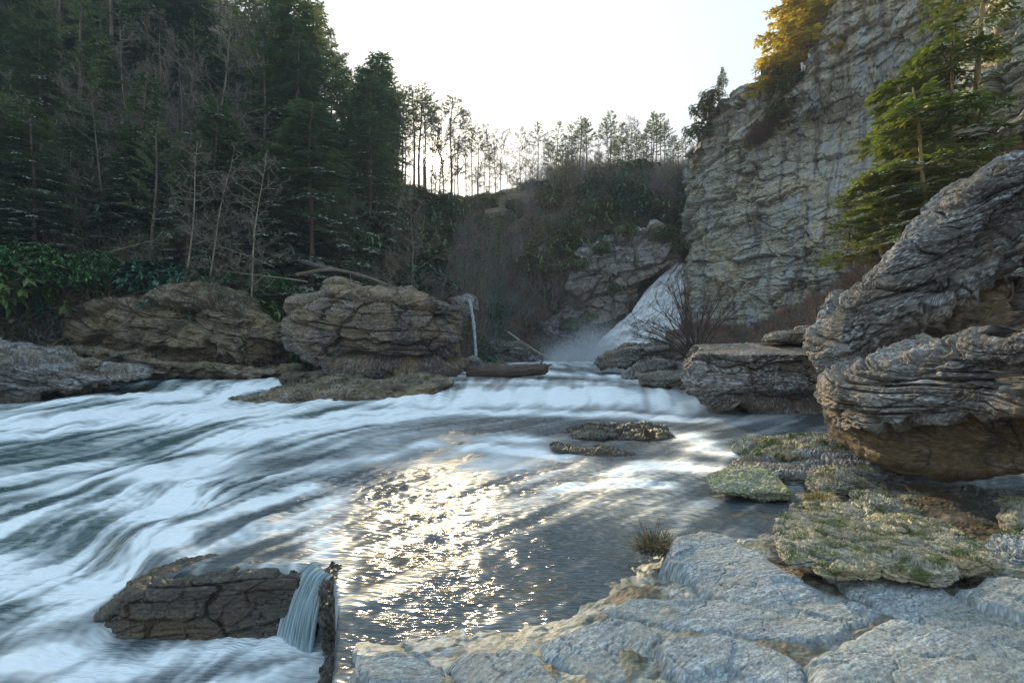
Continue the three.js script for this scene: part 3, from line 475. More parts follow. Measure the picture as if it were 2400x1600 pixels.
rock([[1040, 740], [1062, 700], [1100, 690], [1112, 706], [1100, 740], [1080, 800], [1050, 800]], 47, 4, { nu: 160, nv: 90, lump: 0.7, lf: 0.3, st: { T: 0.9, amp: 0.5, L: 2.5, notch: 0.2, seed: 69, pal: PAL.fall, cs: 0.5 } }, 'rock_outcrop', 'grey rock lip above the thin trickling fall behind the huge boulder', 'rock outcrop');
// stones in the stream
rock([[1312, 1030], [1336, 1012], [1400, 998], [1470, 1004], [1540, 1006], [1586, 1010], [1594, 1030], [1580, 1050], [1500, 1062], [1400, 1056], [1330, 1046]], 9.4, 1.3, { nu: 260, nv: 120, lump: 0.12, lf: 1, cut: [8.8, 0.14, 0.06], st: { T: 0.16, amp: 0.11, L: 0.9, notch: 0.06, seed: 71, pal: { ...PAL.wet, pale: [0.2, 0.19, 0.18], kp: 0.5 }, bed: dip(4), cs: 2 }, mat: M.wetRock }, 'rock', 'wet layered rock with brown weed in midstream');
rock([[1286, 1050], [1296, 1042], [1360, 1048], [1450, 1060], [1540, 1068], [1520, 1082], [1440, 1090], [1380, 1082]], 8.1, 0.8, { nu: 200, nv: 90, lump: 0.06, lf: 1, st: { T: 0.12, amp: 0.07, L: 0.7, notch: 0.04, seed: 73, pal: PAL.wet, bed: dip(-6), cs: 2 }, mat: M.wetRock }, 'rock', 'thin dark rock in front of the weedy midstream rock');
rock([[1736, 1066], [1748, 1052], [1800, 1042], [1900, 1032], [1980, 1030], [2050, 1050], [2060, 1090], [1900, 1090], [1790, 1086]], 7.7, 1.5, { nu: 300, nv: 120, lump: 0.1, lf: 1, st: { T: 0.14, amp: 0.09, L: 0.9, notch: 0.05, seed: 75, pal: PAL.mossy, bed: dip(4), cs: 2 } }, 'rock_ledge', 'sunlit low ledge under the nose of the lower great slab', 'rock ledge');
rock([[1712, 1100], [1760, 1090], [1860, 1088], [1960, 1080], [2060, 1082], [2120, 1100], [2080, 1140], [1940, 1150], [1820, 1150], [1760, 1130]], 6.6, 1.2, { nu: 300, nv: 120, lump: 0.08, lf: 1, st: { T: 0.12, amp: 0.08, L: 0.8, notch: 0.05, seed: 77, pal: PAL.slab, bed: dip(3), cs: 2 } }, 'rock_ledge', 'grey low ledge just behind the triangular green stone', 'rock ledge');
rock([[1660, 1130], [1700, 1114], [1752, 1100], [1790, 1098], [1816, 1118], [1842, 1142], [1840, 1156], [1780, 1160], [1700, 1146]], 5.75, 0.65, { nu: 260, nv: 130, e: 8, tension: 0.03, lump: 0.02, cut: [5.5, 0.07, 0.25], st: { T: 0.2, amp: 0.02, L: 0.6, notch: 0.012, seed: 79, pal: { ...PAL.mossy, base: [0.17, 0.18, 0.12], lichen: [0.16, 0.22, 0.06], kl: 0.8, km: 0 }, cs: 2.6 } }, 'rock', 'flat triangular greenish stone at the edge of the pool');
const MOSSY = [
  [[[1890, 1140], [1920, 1112], [1966, 1092], [2010, 1108], [2060, 1140], [2120, 1170], [2090, 1182], [1980, 1178], [1910, 1164]], 5.9, 0.9, 'wedge-shaped sunlit mossy rock under the lower great slab'],
  [[[1996, 1176], [2030, 1164], [2100, 1172], [2160, 1196], [2230, 1212], [2180, 1226], [2090, 1214], [2020, 1200]], 5.2, 0.7, 'smooth tan slab pointing out of the shade of the great slab'],
  [[[1886, 1180], [1910, 1166], [1950, 1166], [1976, 1184], [1960, 1198], [1910, 1198]], 5.3, 0.45, 'rounded pale stone on the mossy ledge beside the pool'],
];
MOSSY.forEach(([q, d, T, label], i) => rock(q, d, T, { nu: 200, nv: 100, lump: 0.05, lf: 1.5, st: { T: 0.12, amp: 0.045, L: 0.5, notch: 0.025, seed: 81 + i, pal: PAL.mossy, bed: dip(-8), cs: 2.6 } }, 'rock', label));
{ // thin stacked layers of the mossy ledge
  let k = 0;
  for (const [x0, x1, y, d] of [[1862, 2050, 1204, 5.05], [1852, 2100, 1222, 4.85], [1846, 1990, 1238, 4.72], [1990, 2200, 1236, 4.8], [1836, 2060, 1254, 4.55], [2040, 2260, 1258, 4.6], [1826, 1990, 1272, 4.38], [1970, 2150, 1276, 4.4], [2130, 2300, 1282, 4.42], [1822, 2010, 1292, 4.22], [2000, 2180, 1298, 4.2], [2160, 2330, 1304, 4.2], [1900, 2060, 1316, 4.05], [2060, 2230, 1324, 4.0]]) {
    const h = 13 + 6 * R(), q = [];
    for (let i = 0; i < 12; i++) { const a = (i / 12) * 6.283, r = 0.82 + 0.3 * R(); q.push([(x0 + x1) / 2 + Math.cos(a) * r * (x1 - x0) * 0.54, y + Math.sin(a) * r * h]); }
    rock(q, (1.42 * F) / (y - HOR), 0.5, { nu: 200, nv: 90, e: 5, lump: 0.03, lf: 2.2, st: { T: 0.06, amp: 0.028, L: 0.34, notch: 0.02, fine: 0.012, seed: 90 + k, pal: PAL.mossy, bed: dip(-4), cs: 3 }, mat: k % 3 ? M.rock : M.wetRock }, 'mossy_stone', ordinal[k] + ' layer down in the stack of thin mossy stones beside the pool', 'stone', 'thin stacked stones of the mossy ledge'); k++;
  }
}
rock([[2352, 1236], [2362, 1204], [2390, 1184], [2450, 1176], [2500, 1230], [2460, 1280], [2400, 1270]], 4.5, 0.5, { nu: 140, nv: 70, lump: 0.05, st: { T: 0.3, amp: 0.03, L: 0.5, notch: 0.015, seed: 110, pal: PAL.mossy, cs: 2.4 } }, 'rock', 'round stone with a green moss cap at the right edge');
rock([[2300, 1320], [2316, 1286], [2350, 1266], [2420, 1256], [2520, 1262], [2540, 1340], [2400, 1350], [2330, 1344]], 4.0, 0.7, { nu: 200, nv: 100, lump: 0.06, st: { T: 0.2, amp: 0.05, L: 0.7, notch: 0.03, seed: 112, pal: PAL.pavement, cs: 2 } }, 'rock', 'grey block below the round mossy stone at the right edge');
// wet face of the shelf above the lower pool
rock([[150, 1500], [176, 1462], [250, 1420], [330, 1366], [400, 1338], [520, 1328], [640, 1322], [756, 1316], [762, 1400], [756, 1560], [560, 1620], [300, 1620], [160, 1560]], 4.06, 0.55, { nu: 420, nv: 200, e: 9, tension: 0.1, centre: [500, 1450], lump: 0.05, lf: 1.6, st: { T: 0.26, amp: 0.05, L: 0.7, notch: 0.03, seed: 115, pal: PAL.wet, bed: dip(3), cs: 2.2, fine: 0.03 }, mat: M.wetRock }, 'rock_shelf', 'wet dark rock face below the shelf beside the small fall', 'rock ledge');
rock([[764, 1338], [790, 1328], [802, 1400], [822, 1470], [850, 1540], [880, 1640], [860, 1720], [790, 1700], [764, 1600], [758, 1450]], 3.25, 0.34, { nu: 220, nv: 120, tilt: [0, -0.0035], lump: 0.05, lf: 2, st: { T: 0.12, amp: 0.05, L: 0.4, notch: 0.03, seed: 118, pal: PAL.wet, cs: 2.4 }, mat: M.wetRock }, 'rock', 'black wet rock rim right of the small fall');
// ------------------------------------------------------------------ foreground pavement of stone
function polyDist(poly, x, d) {
  let best = 1e9, inside = false;
  for (let i = 0, j = poly.length - 1; i < poly.length; j = i++) {
    const [ax, ad] = poly[i], [bx, bd] = poly[j], ux = bx - ax, ud = bd - ad, t = clamp(((x - ax) * ux + (d - ad) * ud) / (ux * ux + ud * ud), 0, 1), qx = x - ax - ux * t, qd = d - ad - ud * t;
    best = Math.min(best, qx * qx + qd * qd);
    if ((ad > d) !== (bd > d) && x < ((bx - ax) * (d - ad)) / (bd - ad) + ax) inside = !inside;
  }
  return (inside ? 1 : -1) * Math.sqrt(best);
}
const SHORE = [[800, 1512], [900, 1494], [1040, 1482], [1180, 1474], [1290, 1458], [1400, 1398], [1480, 1350], [1540, 1304], [1590, 1266], [1700, 1252], [1800, 1246], [1842, 1200], [1832, 1150], [1900, 1128], [2100, 1118]].map(([a, b]) => W2(a, b, -0.05)).concat([[12, 6.6], [12, 0.6], [-0.7, 0.6]]);
function bedHeight(x, d) {
  const s = polyDist(SHORE, x, d);
  let y = s > 0 ? -0.055 + 0.10 * (1 - Math.exp(-s * 2.2)) - 0.05 * sat((x - 2) / 2) * sat((d - 3.4) * 2) : -0.055 + 0.22 * s;
  y = Math.max(y, -0.5) + 0.035 * fb2(x * 1.8, d * 1.8, 4) + 0.010 * fb2(x * 9, d * 9, 3) + 0.02 * (facets(x * 4, 0.5, d * 6, 31).h);
  const l = d < 6 && x < 2 ? lipSide(x, d) : 1;
  return lerp(-1.2, y, smoothstep(l, -0.02, 0.05 + 0.05 * (n2(x * 3, d * 3) + 1)));
}
{
  const g = gridGeometry(430, 330, (u, v, t) => { const d = 1.3 * Math.pow(9 / 1.3, v), x = lerp(-1.9, 6, u) * lerp(0.75, 2, v) + 0.2; t.set(x, bedHeight(x, d), -d); });
  g.computeVertexNormals();
  paint(g, (p, n, o) => {
    stoneColour(p, n, { bed: [0.3, 0.9, 0.2], seed: 121, cs: 2.4, pal: { ...PAL.pavement, km: 0.6, base: [0.24, 0.24, 0.22] } }, o);
    const wet = smoothstep(p.y + 0.03 * fbm(p.x * 3, 0, p.z * 3, 3), 0.03, -0.01); o[0] *= 1 - 0.45 * wet; o[1] *= 1 - 0.5 * wet; o[2] *= 1 - 0.55 * wet;   // stone soaked at the water's edge
    const dampShade = [0, 0, 0]; stoneColour(p, n, { bed: [0, 1, 0], seed: 122, cs: 2.4, pal: PAL.wet }, dampShade); mixTo(o, dampShade, smoothstep(fbm(p.x * 0.9, 2, p.z * 0.9, 4) + 0.9 * smoothstep(-p.z, 3.9, 4.5) * smoothstep(p.x, 2.2, 3.4), 0.3, 0.45));  // wet patches, plus the floor under the overhang darkened for its shade
  });
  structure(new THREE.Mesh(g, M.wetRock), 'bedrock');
}
function pavingSlab(poly, lvl, o, label) {
  const q = poly.map(([a, b]) => W2(a, b, lvl)), xs = q.map((p) => p[0]), ds = q.map((p) => p[1]), cx = (Math.min(...xs) + Math.max(...xs)) / 2, cd = (Math.min(...ds) + Math.max(...ds)) / 2;
  const m = 0.13, x0 = Math.min(...xs) - m, x1 = Math.max(...xs) + m, d0 = Math.min(...ds) - m, d1 = Math.max(...ds) + m, res = o.res ?? 0.0085, nu = Math.ceil((x1 - x0) / res), nv = Math.ceil((d1 - d0) / res);
  const ca = Math.cos(o.grain ?? 0.5), sa = Math.sin(o.grain ?? 0.5), keep = new Uint8Array(nu * nv), sd = o.seed, r = o.round ?? 0.04;
  const g = gridGeometry(nu, nv, (u, v, t, i, j) => {
    const x = lerp(x0, x1, u), d = lerp(d0, d1, v), s = polyDist(q, x, d) + 0.035 * fb2(x * 4 + sd, d * 4, 3) ;
    keep[j * nu + i] = s > -0.1 ? 1 : 0;
    const al = x * ca + d * sa, ac = -x * sa + d * ca;
    let y = lvl - 0.015 + (o.tilt?.[0] ?? 0) * (x - cx) + (o.tilt?.[1] ?? 0) * (d - cd) + 0.03 * fb2(x * 1.1 + sd, d * 1.1, 2);
    y += (0.0025 * n2(ac * 11 + 0.8 * fb2(x * 3, d * 3, 2), al * 1.2 + sd) + 0.0016 * n2(ac * 42, al * 3 + sd)) * (0.4 + sat(fb2(x * 2 + 5, d * 2, 2) + 0.4)) + 0.0035 * fb2(x * 30, d * 30 + sd, 3) + 0.02 * facets(x * 2.6 + 0.4 * n2(x * 2, d * 2), 0.5, d * 4.5, sd).h;
    const crack = Math.abs(fb2(x * 1.5 + sd * 3, d * 1.5, 3)); y -= 0.02 * Math.exp(-(crack / 0.008) * (crack / 0.008));
    if (s < r) y -= Math.pow(Math.min(r, r - s), 2) / r * 0.55;
    if (s < 0) y -= -s * 2.2;
    t.set(x, y, -d);
  });
  const old = g.index.array, idx = []; for (let i = 0; i < old.length; i += 3) if (keep[old[i]] && keep[old[i + 1]] && keep[old[i + 2]]) idx.push(old[i], old[i + 1], old[i + 2]);
  g.setIndex(idx); g.computeVertexNormals();
  const st = { bed: [-sa * 0.9, 0.3, -ca * 0.9], aniso: 4.5, seed: sd, cs: 1.9, pal: { ...PAL.pavement, ...o.pal } };
  paint(g, (p, n, out) => stoneColour(p, n, st, out));
  return put(new THREE.Mesh(g, o.mat ?? M.paving), 'stone_slab', label, 'stone slab', 'slabs of the foreground pavement');
}
pavingSlab([[1566, 1300], [1580, 1266], [1640, 1250], [1706, 1260], [1770, 1292], [1856, 1334], [1960, 1376], [2056, 1408], [2040, 1440], [1960, 1446], [1840, 1420], [1720, 1396], [1640, 1356]], 0.12, { seed: 131, tilt: [0.02, 0.10], grain: 0.35 }, 'long smooth grey slab running down right from the grass tuft');
pavingSlab([[1420, 1412], [1470, 1388], [1580, 1384], [1700, 1400], [1850, 1436], [1980, 1452], [1990, 1480], [1900, 1500], [1780, 1486], [1650, 1470], [1540, 1446]], 0.06, { seed: 132, tilt: [0.03, 0.03], grain: 0.3 }, 'broad pale slab just below the long smooth slab');
pavingSlab([[1272, 1488], [1340, 1462], [1430, 1436], [1500, 1446], [1546, 1472], [1556, 1530], [1500, 1570], [1420, 1580], [1330, 1560], [1280, 1530]], 0.05, { seed: 133, grain: 0.8, tilt: [0, 0.03] }, 'rounded pale slab at the water in the bottom centre');
pavingSlab([[836, 1528], [900, 1508], [980, 1512], [1040, 1530], [1060, 1562], [1050, 1590], [960, 1574], [890, 1580], [830, 1572]], 0.06, { seed: 134, grain: 0.2, tilt: [0, 0.05], round: 0.05 }, 'pale slab with a dark undercut edge left of bottom centre');
pavingSlab([[1056, 1532], [1110, 1506], [1200, 1498], [1262, 1520], [1276, 1560], [1330, 1580], [1330, 1640], [1100, 1650], [1070, 1600]], 0.05, { seed: 135, grain: 0.9 }, 'grey slab in the middle of the bottom edge');
pavingSlab([[1540, 1500], [1580, 1474], [1680, 1476], [1800, 1500], [1880, 1540], [1900, 1640], [1720, 1640], [1620, 1590], [1560, 1546]], 0.09, { seed: 136, grain: 0.5, tilt: [0.03, 0.04] }, 'rounded slab at the bottom edge right of centre');
pavingSlab([[1340, 1600], [1420, 1588], [1510, 1574], [1560, 1564], [1640, 1612], [1660, 1720], [1340, 1720]], 0.05, { seed: 137, grain: 0.6 }, 'slab cut by the bottom edge between the two rounded slabs');
pavingSlab([[790, 1640], [830, 1596], [900, 1592], [1000, 1588], [1070, 1620], [1100, 1700], [1080, 1800], [800, 1800]], 0.0, { seed: 138, grain: 0.3 }, 'slab at the bottom edge beneath the undercut pale slab');
pavingSlab([[1900, 1520], [1990, 1480], [2080, 1448], [2180, 1470], [2300, 1500], [2440, 1540], [2440, 1700], [1920, 1700]], 0.16, { seed: 139, grain: 0.35, tilt: [0.05, 0.06], pal: { base: [0.25, 0.265, 0.27] }, res: 0.0075 }, 'large rough slab in the bottom right corner');
pavingSlab([[1936, 1330], [1990, 1322], [2080, 1336], [2180, 1352], [2220, 1380], [2300, 1410], [2420, 1440], [2440, 1500], [2320, 1480], [2200, 1450], [2090, 1420], [1990, 1376]], 0.11, { seed: 140, grain: 0.3, tilt: [0.03, 0.06], pal: { base: [0.22, 0.24, 0.26] } }, 'bluish slab between the mossy ledge and the bottom right corner');
pavingSlab([[2240, 1370], [2300, 1346], [2400, 1352], [2500, 1380], [2500, 1440], [2400, 1420], [2290, 1396]], 0.16, { seed: 141, grain: 0.4, tilt: [0.04, 0.05] }, 'pale slab at the right edge below the grey block');
// ------------------------------------------------------------------ plants
const UP = V(0, 1, 0);
function unit(a) { return a.normalize(); }
function randDir(yMin = -1) { for (;;) { const v = V(rr(-1, 1), rr(-1, 1), rr(-1, 1)); if (v.lengthSq() < 1 && v.lengthSq() > 0.01) { v.normalize(); if (v.y >= yMin) return v; } } }
const jit = (c, k) => { const f = 1 + rr(-k, k), g = 1 + rr(-k * 0.3, k * 0.3); return [c[0] * f * g, c[1] * f, c[2] * f]; };
const BARK = { grey: [0.20, 0.175, 0.14], brown: [0.13, 0.10, 0.075], pale: [0.30, 0.27, 0.20], red: [0.14, 0.085, 0.06] };
function trunkPath(H, bend, n = 9) { const a = rr(0, 6.28), b = rr(0, 6.28), pts = []; for (let i = 0; i <= n; i++) { const t = i / n; pts.push(V(Math.cos(a) * bend * H * t * t + 0.012 * H * Math.sin(t * 7 + b) * t, H * t, Math.sin(a) * bend * H * t * t + 0.012 * H * Math.cos(t * 6 + a) * t)); } return pts; }
function along(pts, t) { const s = clamp(t, 0, 1) * (pts.length - 1), i = Math.min(pts.length - 2, Math.floor(s)); return pts[i].clone().lerp(pts[i + 1], s - i); }
// needle-bearing tree. o: start (share of height where limbs begin), reach, droop, tuft, col, gaps
function conifer(H, o) {
  const T = new Buf(), C = new Buf(), path = trunkPath(H, o.bend ?? 0.02), r0 = o.r ?? H * 0.011, bark = o.bark ?? BARK.brown;
  T.tube(path, path.map((_, i) => r0 * Math.pow(1 - i / path.length, 0.8) + 0.01), 7, bark, bark.map((c) => c * 1.25));
  for (let s = 0; s < (o.stubs ?? 8); s++) { const t = rr(0.15, o.start), p = along(path, t), d = V(rr(-1, 1), rr(-0.2, 0.3), rr(-1, 1)).normalize(); T.tube([p, p.clone().addScaledVector(d, rr(0.4, 1.3))], [0.03, 0.008], 3, bark); }
  const whorls = o.whorls ?? 17;
  for (let w = 0; w < whorls; w++) {
    const t = lerp(o.start, 0.99, Math.pow((w + rr(0, 0.6)) / whorls, 0.9)), f = (t - o.start) / (1 - o.start), prof = o.profile ? o.profile(f) : Math.pow(1 - f, 0.75) * (0.45 + 0.55 * Math.min(1, f * 5 + 0.4));
    const count = Math.max(2, Math.round((o.per ?? 5) * rr(0.6, 1.2))), a0 = rr(0, 6.28);
    for (let b = 0; b < count; b++) {
      if (R() < (o.gaps ?? 0.15)) continue;
      const az = a0 + (b / count) * 6.283 + rr(-0.4, 0.4), L = o.reach * H * prof * rr(0.6, 1.15) + 0.2, st = along(path, t), rise = o.rise ?? 0.15;
      const dir = V(Math.cos(az), rise + rr(-0.12, 0.12) + f * 0.35, Math.sin(az)).normalize(), pts = [];
      for (let k = 0; k <= 4; k++) { const q = k / 4; pts.push(st.clone().addScaledVector(dir, L * q).add(V(0, -o.droop * L * q * q + (o.tipUp ?? 0) * L * q * q * q, 0))); }
      T.tube(pts, [0.022 * Math.sqrt(L) + 0.008, 0.018 * Math.sqrt(L), 0.014 * Math.sqrt(L), 0.009, 0.005], 3, bark);
      const n = Math.max(3, Math.round(L * o.dens));
      for (let k = 0; k < n; k++) {
        const q = lerp(o.bareLimb ?? 0.2, 1.02, Math.sqrt((k + R()) / n)), p = along(pts, Math.min(1, q)), across = V(-dir.z, 0, dir.x).normalize(), col = jit(R() < (o.altShare ?? 0.2) ? o.alt ?? o.col : o.col, 0.35);
        if (o.kind === 'pine') { p.add(V(rr(-0.2, 0.2), rr(-0.06, 0.14), rr(-0.2, 0.2)).multiplyScalar(o.tuft * 1.6)); for (let m = 0; m < 6; m++) { const dd = randDir(-0.25); dd.y += 0.35; dd.normalize(); const sd = V(dd.z, rr(-0.5, 0.5), -dd.x).cross(dd).normalize(); C.leaf(p, dd, sd, o.tuft * rr(0.7, 1.25), o.tuft * 0.12, col, 0.1); } }
        else { // flat drooping sprays to both sides
          const side = R() < 0.5 ? 1 : -1, dd = dir.clone().multiplyScalar(rr(0.35, 0.8)).addScaledVector(across, side * rr(0.5, 1)).add(V(0, rr(-0.45, 0.05), 0)).normalize(), sl = o.tuft * rr(0.6, 1.3) * (1.25 - 0.5 * q), sp = p.clone();
          const m = o.sprays ?? 4; for (let j = 0; j < m; j++) { const e = sp.clone().addScaledVector(dd, (sl * j) / m).add(V(0, -0.1 * sl * (j / m) * (j / m), 0)), s2 = (j & 1 ? 1 : -1), d2 = dd.clone().addScaledVector(V(-dd.z, 0, dd.x), s2 * 0.75).add(V(0, -0.12, 0)).normalize(), sd = V(-d2.z, rr(-0.25, 0.25), d2.x).normalize(); C.leaf(e, d2, sd, sl * 0.55, sl * 0.11, col, 0.15); C.leaf(e, dd, V(-dd.z, rr(-0.2, 0.2), dd.x).normalize(), sl * 0.5, sl * 0.1, col, 0.1); }
        }
      }
    }
  }
  const g = new THREE.Group(); g.add(T.mesh('trunk', M.bark), C.mesh('crown', o.mat ?? M.leaf)); g.userData.H = H;
  return g;
}
// leafless tree
function bareTree(H, o = {}) {
  const T = new Buf(), B = new Buf(), bark = o.bark ?? BARK.grey, twigCol = o.twig ?? [0.18, 0.155, 0.12], path = trunkPath(H, o.bend ?? 0.08, 10), r0 = o.r ?? H * 0.009, min = o.min ?? 0.022;
  T.tube(path, path.map((_, i) => r0 * Math.pow(1 - i / path.length, 1.1) + 0.008), 7, bark, bark.map((c) => c * 1.35));
  const grow = (st, dir, L, r, lev) => {
    const n = lev === 0 ? 5 : lev === 1 ? 4 : 2, pts = [st], d = dir.clone(); let p = st;
    for (let i = 0; i < n; i++) { d.add(V(rr(-0.28, 0.28), rr(-0.14, 0.26), rr(-0.28, 0.28))).normalize(); p = p.clone().addScaledVector(d, L / n); pts.push(p); }
    B.tube(pts, pts.map((_, i) => Math.max(min * 0.6, r * (1 - 0.75 * i / n))), lev ? 3 : 4, lev ? twigCol : bark);
    if (lev < (o.depth ?? 2)) { const m = Math.round((lev ? 4 : o.sub ?? 6) * rr(0.7, 1.3)); for (let k = 0; k < m; k++) { const t = rr(0.2, 1), q = along(pts, t), e = d.clone().multiplyScalar(0.55).add(randDir().multiplyScalar(0.75)).add(V(0, 0.15, 0)).normalize(); grow(q, e, L * rr(0.35, 0.6), Math.max(min, r * 0.45), lev + 1); } }
  };
  const m = o.limbs ?? 16;
  for (let i = 0; i < m; i++) { const t = lerp(o.start ?? 0.35, 0.97, (i + R()) / m), st = along(path, t), az = rr(0, 6.28), up = rr(0.15, 0.8); grow(st, V(Math.cos(az), up, Math.sin(az)).normalize(), H * (o.reach ?? 0.24) * (1.15 - 0.7 * t) * rr(0.7, 1.3), Math.max(min * 1.4, r0 * 0.5 * (1.05 - t)), 0); }
  const g = new THREE.Group(); g.add(T.mesh('trunk', M.bark), B.mesh('crown', M.bark)); g.userData.H = H;
  return g;
}
// broad-leaved evergreen shrub: whorls of long drooping leaves at the ends of crooked stems
function laurel(S, o = {}) {
  const T = new Buf(), C = new Buf(), col = o.col ?? [0.03, 0.062, 0.03], leafL = o.leaf ?? 0.17;
  for (let i = 0; i < (o.n ?? 190); i++) {
    const d = randDir(-0.25), rad = Math.pow(R(), 0.33), tip = V(d.x * S * 0.62 * rad, Math.max(0.12, (d.y * 0.5 + 0.5) * S * 0.85 * (0.45 + 0.55 * rad)), d.z * S * 0.62 * rad).add(V(n3(d.x * 2, d.y * 2, i * 0.01) * 0.25 * S, 0, n3(d.z * 2, 5, d.x) * 0.25 * S));
    if (i % 6 === 0) T.tube([V(tip.x * 0.1, 0, tip.z * 0.1), V(tip.x * 0.5, tip.y * 0.6, tip.z * 0.5), tip], [0.035, 0.02, 0.008], 3, BARK.brown);
    const k = jit(col, 0.35), m = 7 + Math.floor(R() * 4), a0 = R() * 6, axis = d.clone().add(V(0, 0.8, 0)).normalize(), u = V(axis.y, axis.z, axis.x).cross(axis).normalize(), w = axis.clone().cross(u);
    for (let j = 0; j < m; j++) {
      const a = a0 + (j / m) * 6.283 + rr(-0.2, 0.2), dr = o.droop ?? 0.25, dir = u.clone().multiplyScalar(Math.cos(a)).addScaledVector(w, Math.sin(a)).addScaledVector(axis, rr(-0.1, 0.6)).add(V(0, -dr, 0)).normalize(), side = V(-dir.z, rr(-0.3, 0.3), dir.x).normalize();
      C.leaf(tip, dir, side, leafL * rr(0.8, 1.25), leafL * 0.17, R() < 0.03 ? [k[0] * 2, k[1] * 1.5, k[2] * 0.8] : k, 0.18);
    }
  }
  const g = new THREE.Group(); g.add(T.mesh('stem', M.bark), C.mesh('foliage', o.mat ?? M.waxLeaf)); g.userData.H = S;
  return g;
}
// tangle of leafless shoots, used for brush
function twigTangle(S, n, col, lean = 0.5) {
  const B = new Buf();
  for (let i = 0; i < n; i++) { const d = V(rr(-lean, lean), 1, rr(-lean, lean)).normalize(), b = V(rr(-0.35, 0.35) * S, 0, rr(-0.35, 0.35) * S), L = S * rr(0.5, 1.1), m = b.clone().addScaledVector(d, L * 0.55), e = m.clone().addScaledVector(d.add(V(rr(-0.5, 0.5), rr(-0.3, 0.2), rr(-0.5, 0.5))).normalize(), L * 0.5), k = jit(col, 0.35); B.tube([b, m, e], [0.024, 0.018, 0.008], 3, k); for (let j = 0; j < 3; j++) { const q = b.clone().lerp(m, rr(0.4, 1)).lerp(e, rr(0, 0.7)), f = q.clone().add(randDir(-0.1).multiplyScalar(L * rr(0.2, 0.4))); B.tube([q, f], [0.014, 0.006], 3, k); } }
  return B.geometry();
}
function hillAt(px, v, sink = 0.1) {
  const a = hillPoint(px, v), b = hillPoint(px + 6, v), c = hillPoint(px, Math.min(1, v + 0.01)), n = b.sub(a).cross(c.sub(a)).normalize(); if (n.y < 0) n.negate();
  return a.addScaledVector(n, hillBump(a) - sink);
}
const projX = (p) => 1200 + (p.x / -p.z) * F, projY = (p) => HOR - ((p.y - EYE) / -p.z) * F;
function plant(proto, p, s, o) { const g = proto.clone(); g.position.copy(p); g.scale.set(s * (o.wide ?? 1), s, s * (o.wide ?? 1)); g.rotation.set(o.rx ?? 0, o.ry ?? rr(0, 6.28), o.rz ?? 0, 'YXZ'); return put(g, o.name, o.label, o.category, o.group); }

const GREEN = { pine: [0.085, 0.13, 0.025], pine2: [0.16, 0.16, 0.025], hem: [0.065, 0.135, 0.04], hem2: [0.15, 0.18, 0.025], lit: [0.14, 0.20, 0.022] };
const PINE = [0, 1, 2, 3].map((i) => conifer(18, { kind: 'pine', start: 0.42, reach: 0.2, droop: 0.12, tipUp: 0.22, dens: 4.2, tuft: 0.36, per: 5, whorls: 15, gaps: 0.25, col: GREEN.pine, alt: GREEN.pine2, bend: 0.03 * i, rise: 0.05, bareLimb: 0.35 }));
const HIGH = [0, 1, 2].map((i) => conifer(18, { kind: 'pine', start: 0.64, reach: 0.2, droop: 0.1, tipUp: 0.2, dens: 4.6, tuft: 0.34, per: 5, whorls: 9, gaps: 0.2, col: GREEN.pine, alt: GREEN.pine2, bend: 0.02 * i, rise: 0.08, bareLimb: 0.3, stubs: 16 }));
const HEM = [0, 1, 2].map((i) => conifer(18, { kind: 'hemlock', start: 0.16, reach: 0.2, droop: 0.32, dens: 4, tuft: 0.85, per: 6, whorls: 22, gaps: 0.12, col: GREEN.hem, alt: GREEN.hem2, bend: 0.015 * i, rise: 0.12, bareLimb: 0.12, sprays: 4 }));
const HEMDENSE = [0, 1].map((i) => conifer(14, { kind: 'hemlock', start: 0.06, reach: 0.26, droop: 0.35, dens: 4.6, tuft: 0.85, per: 7, whorls: 22, gaps: 0.1, col: [0.09, 0.15, 0.065], alt: [0.15, 0.18, 0.045], rise: 0.1, bareLimb: 0.1, sprays: 4, bend: 0.03 * i }));
const BARE = [0, 1, 2, 3].map((i) => bareTree(14, { bend: 0.05 + 0.04 * i, limbs: 22, sub: 7, r: 0.1, start: 0.22, bark: [0.15, 0.13, 0.10] }));
const SLIM = [0, 1, 2].map((i) => bareTree(12, { bend: 0.02 + 0.02 * i, limbs: 22, sub: 5, r: 0.075, bark: [0.24, 0.215, 0.16], start: 0.28, reach: 0.2 }));
const FARBARE = [0, 1, 2].map((i) => bareTree(13, { bend: 0.04, limbs: 20, sub: 7, r: 0.09, start: 0.3, reach: 0.2, min: 0.026, twig: [0.17, 0.15, 0.13] }));
const LAUREL = [0, 1, 2].map((i) => laurel(2.8, { n: 190, leaf: 0.31 + 0.03 * i, col: [[0.06, 0.15, 0.06], [0.05, 0.13, 0.08], [0.10, 0.15, 0.045]][i] }));
const LAURELNEAR = laurel(2.6, { n: 340, leaf: 0.21, col: [0.05, 0.135, 0.04], droop: 0.5 });

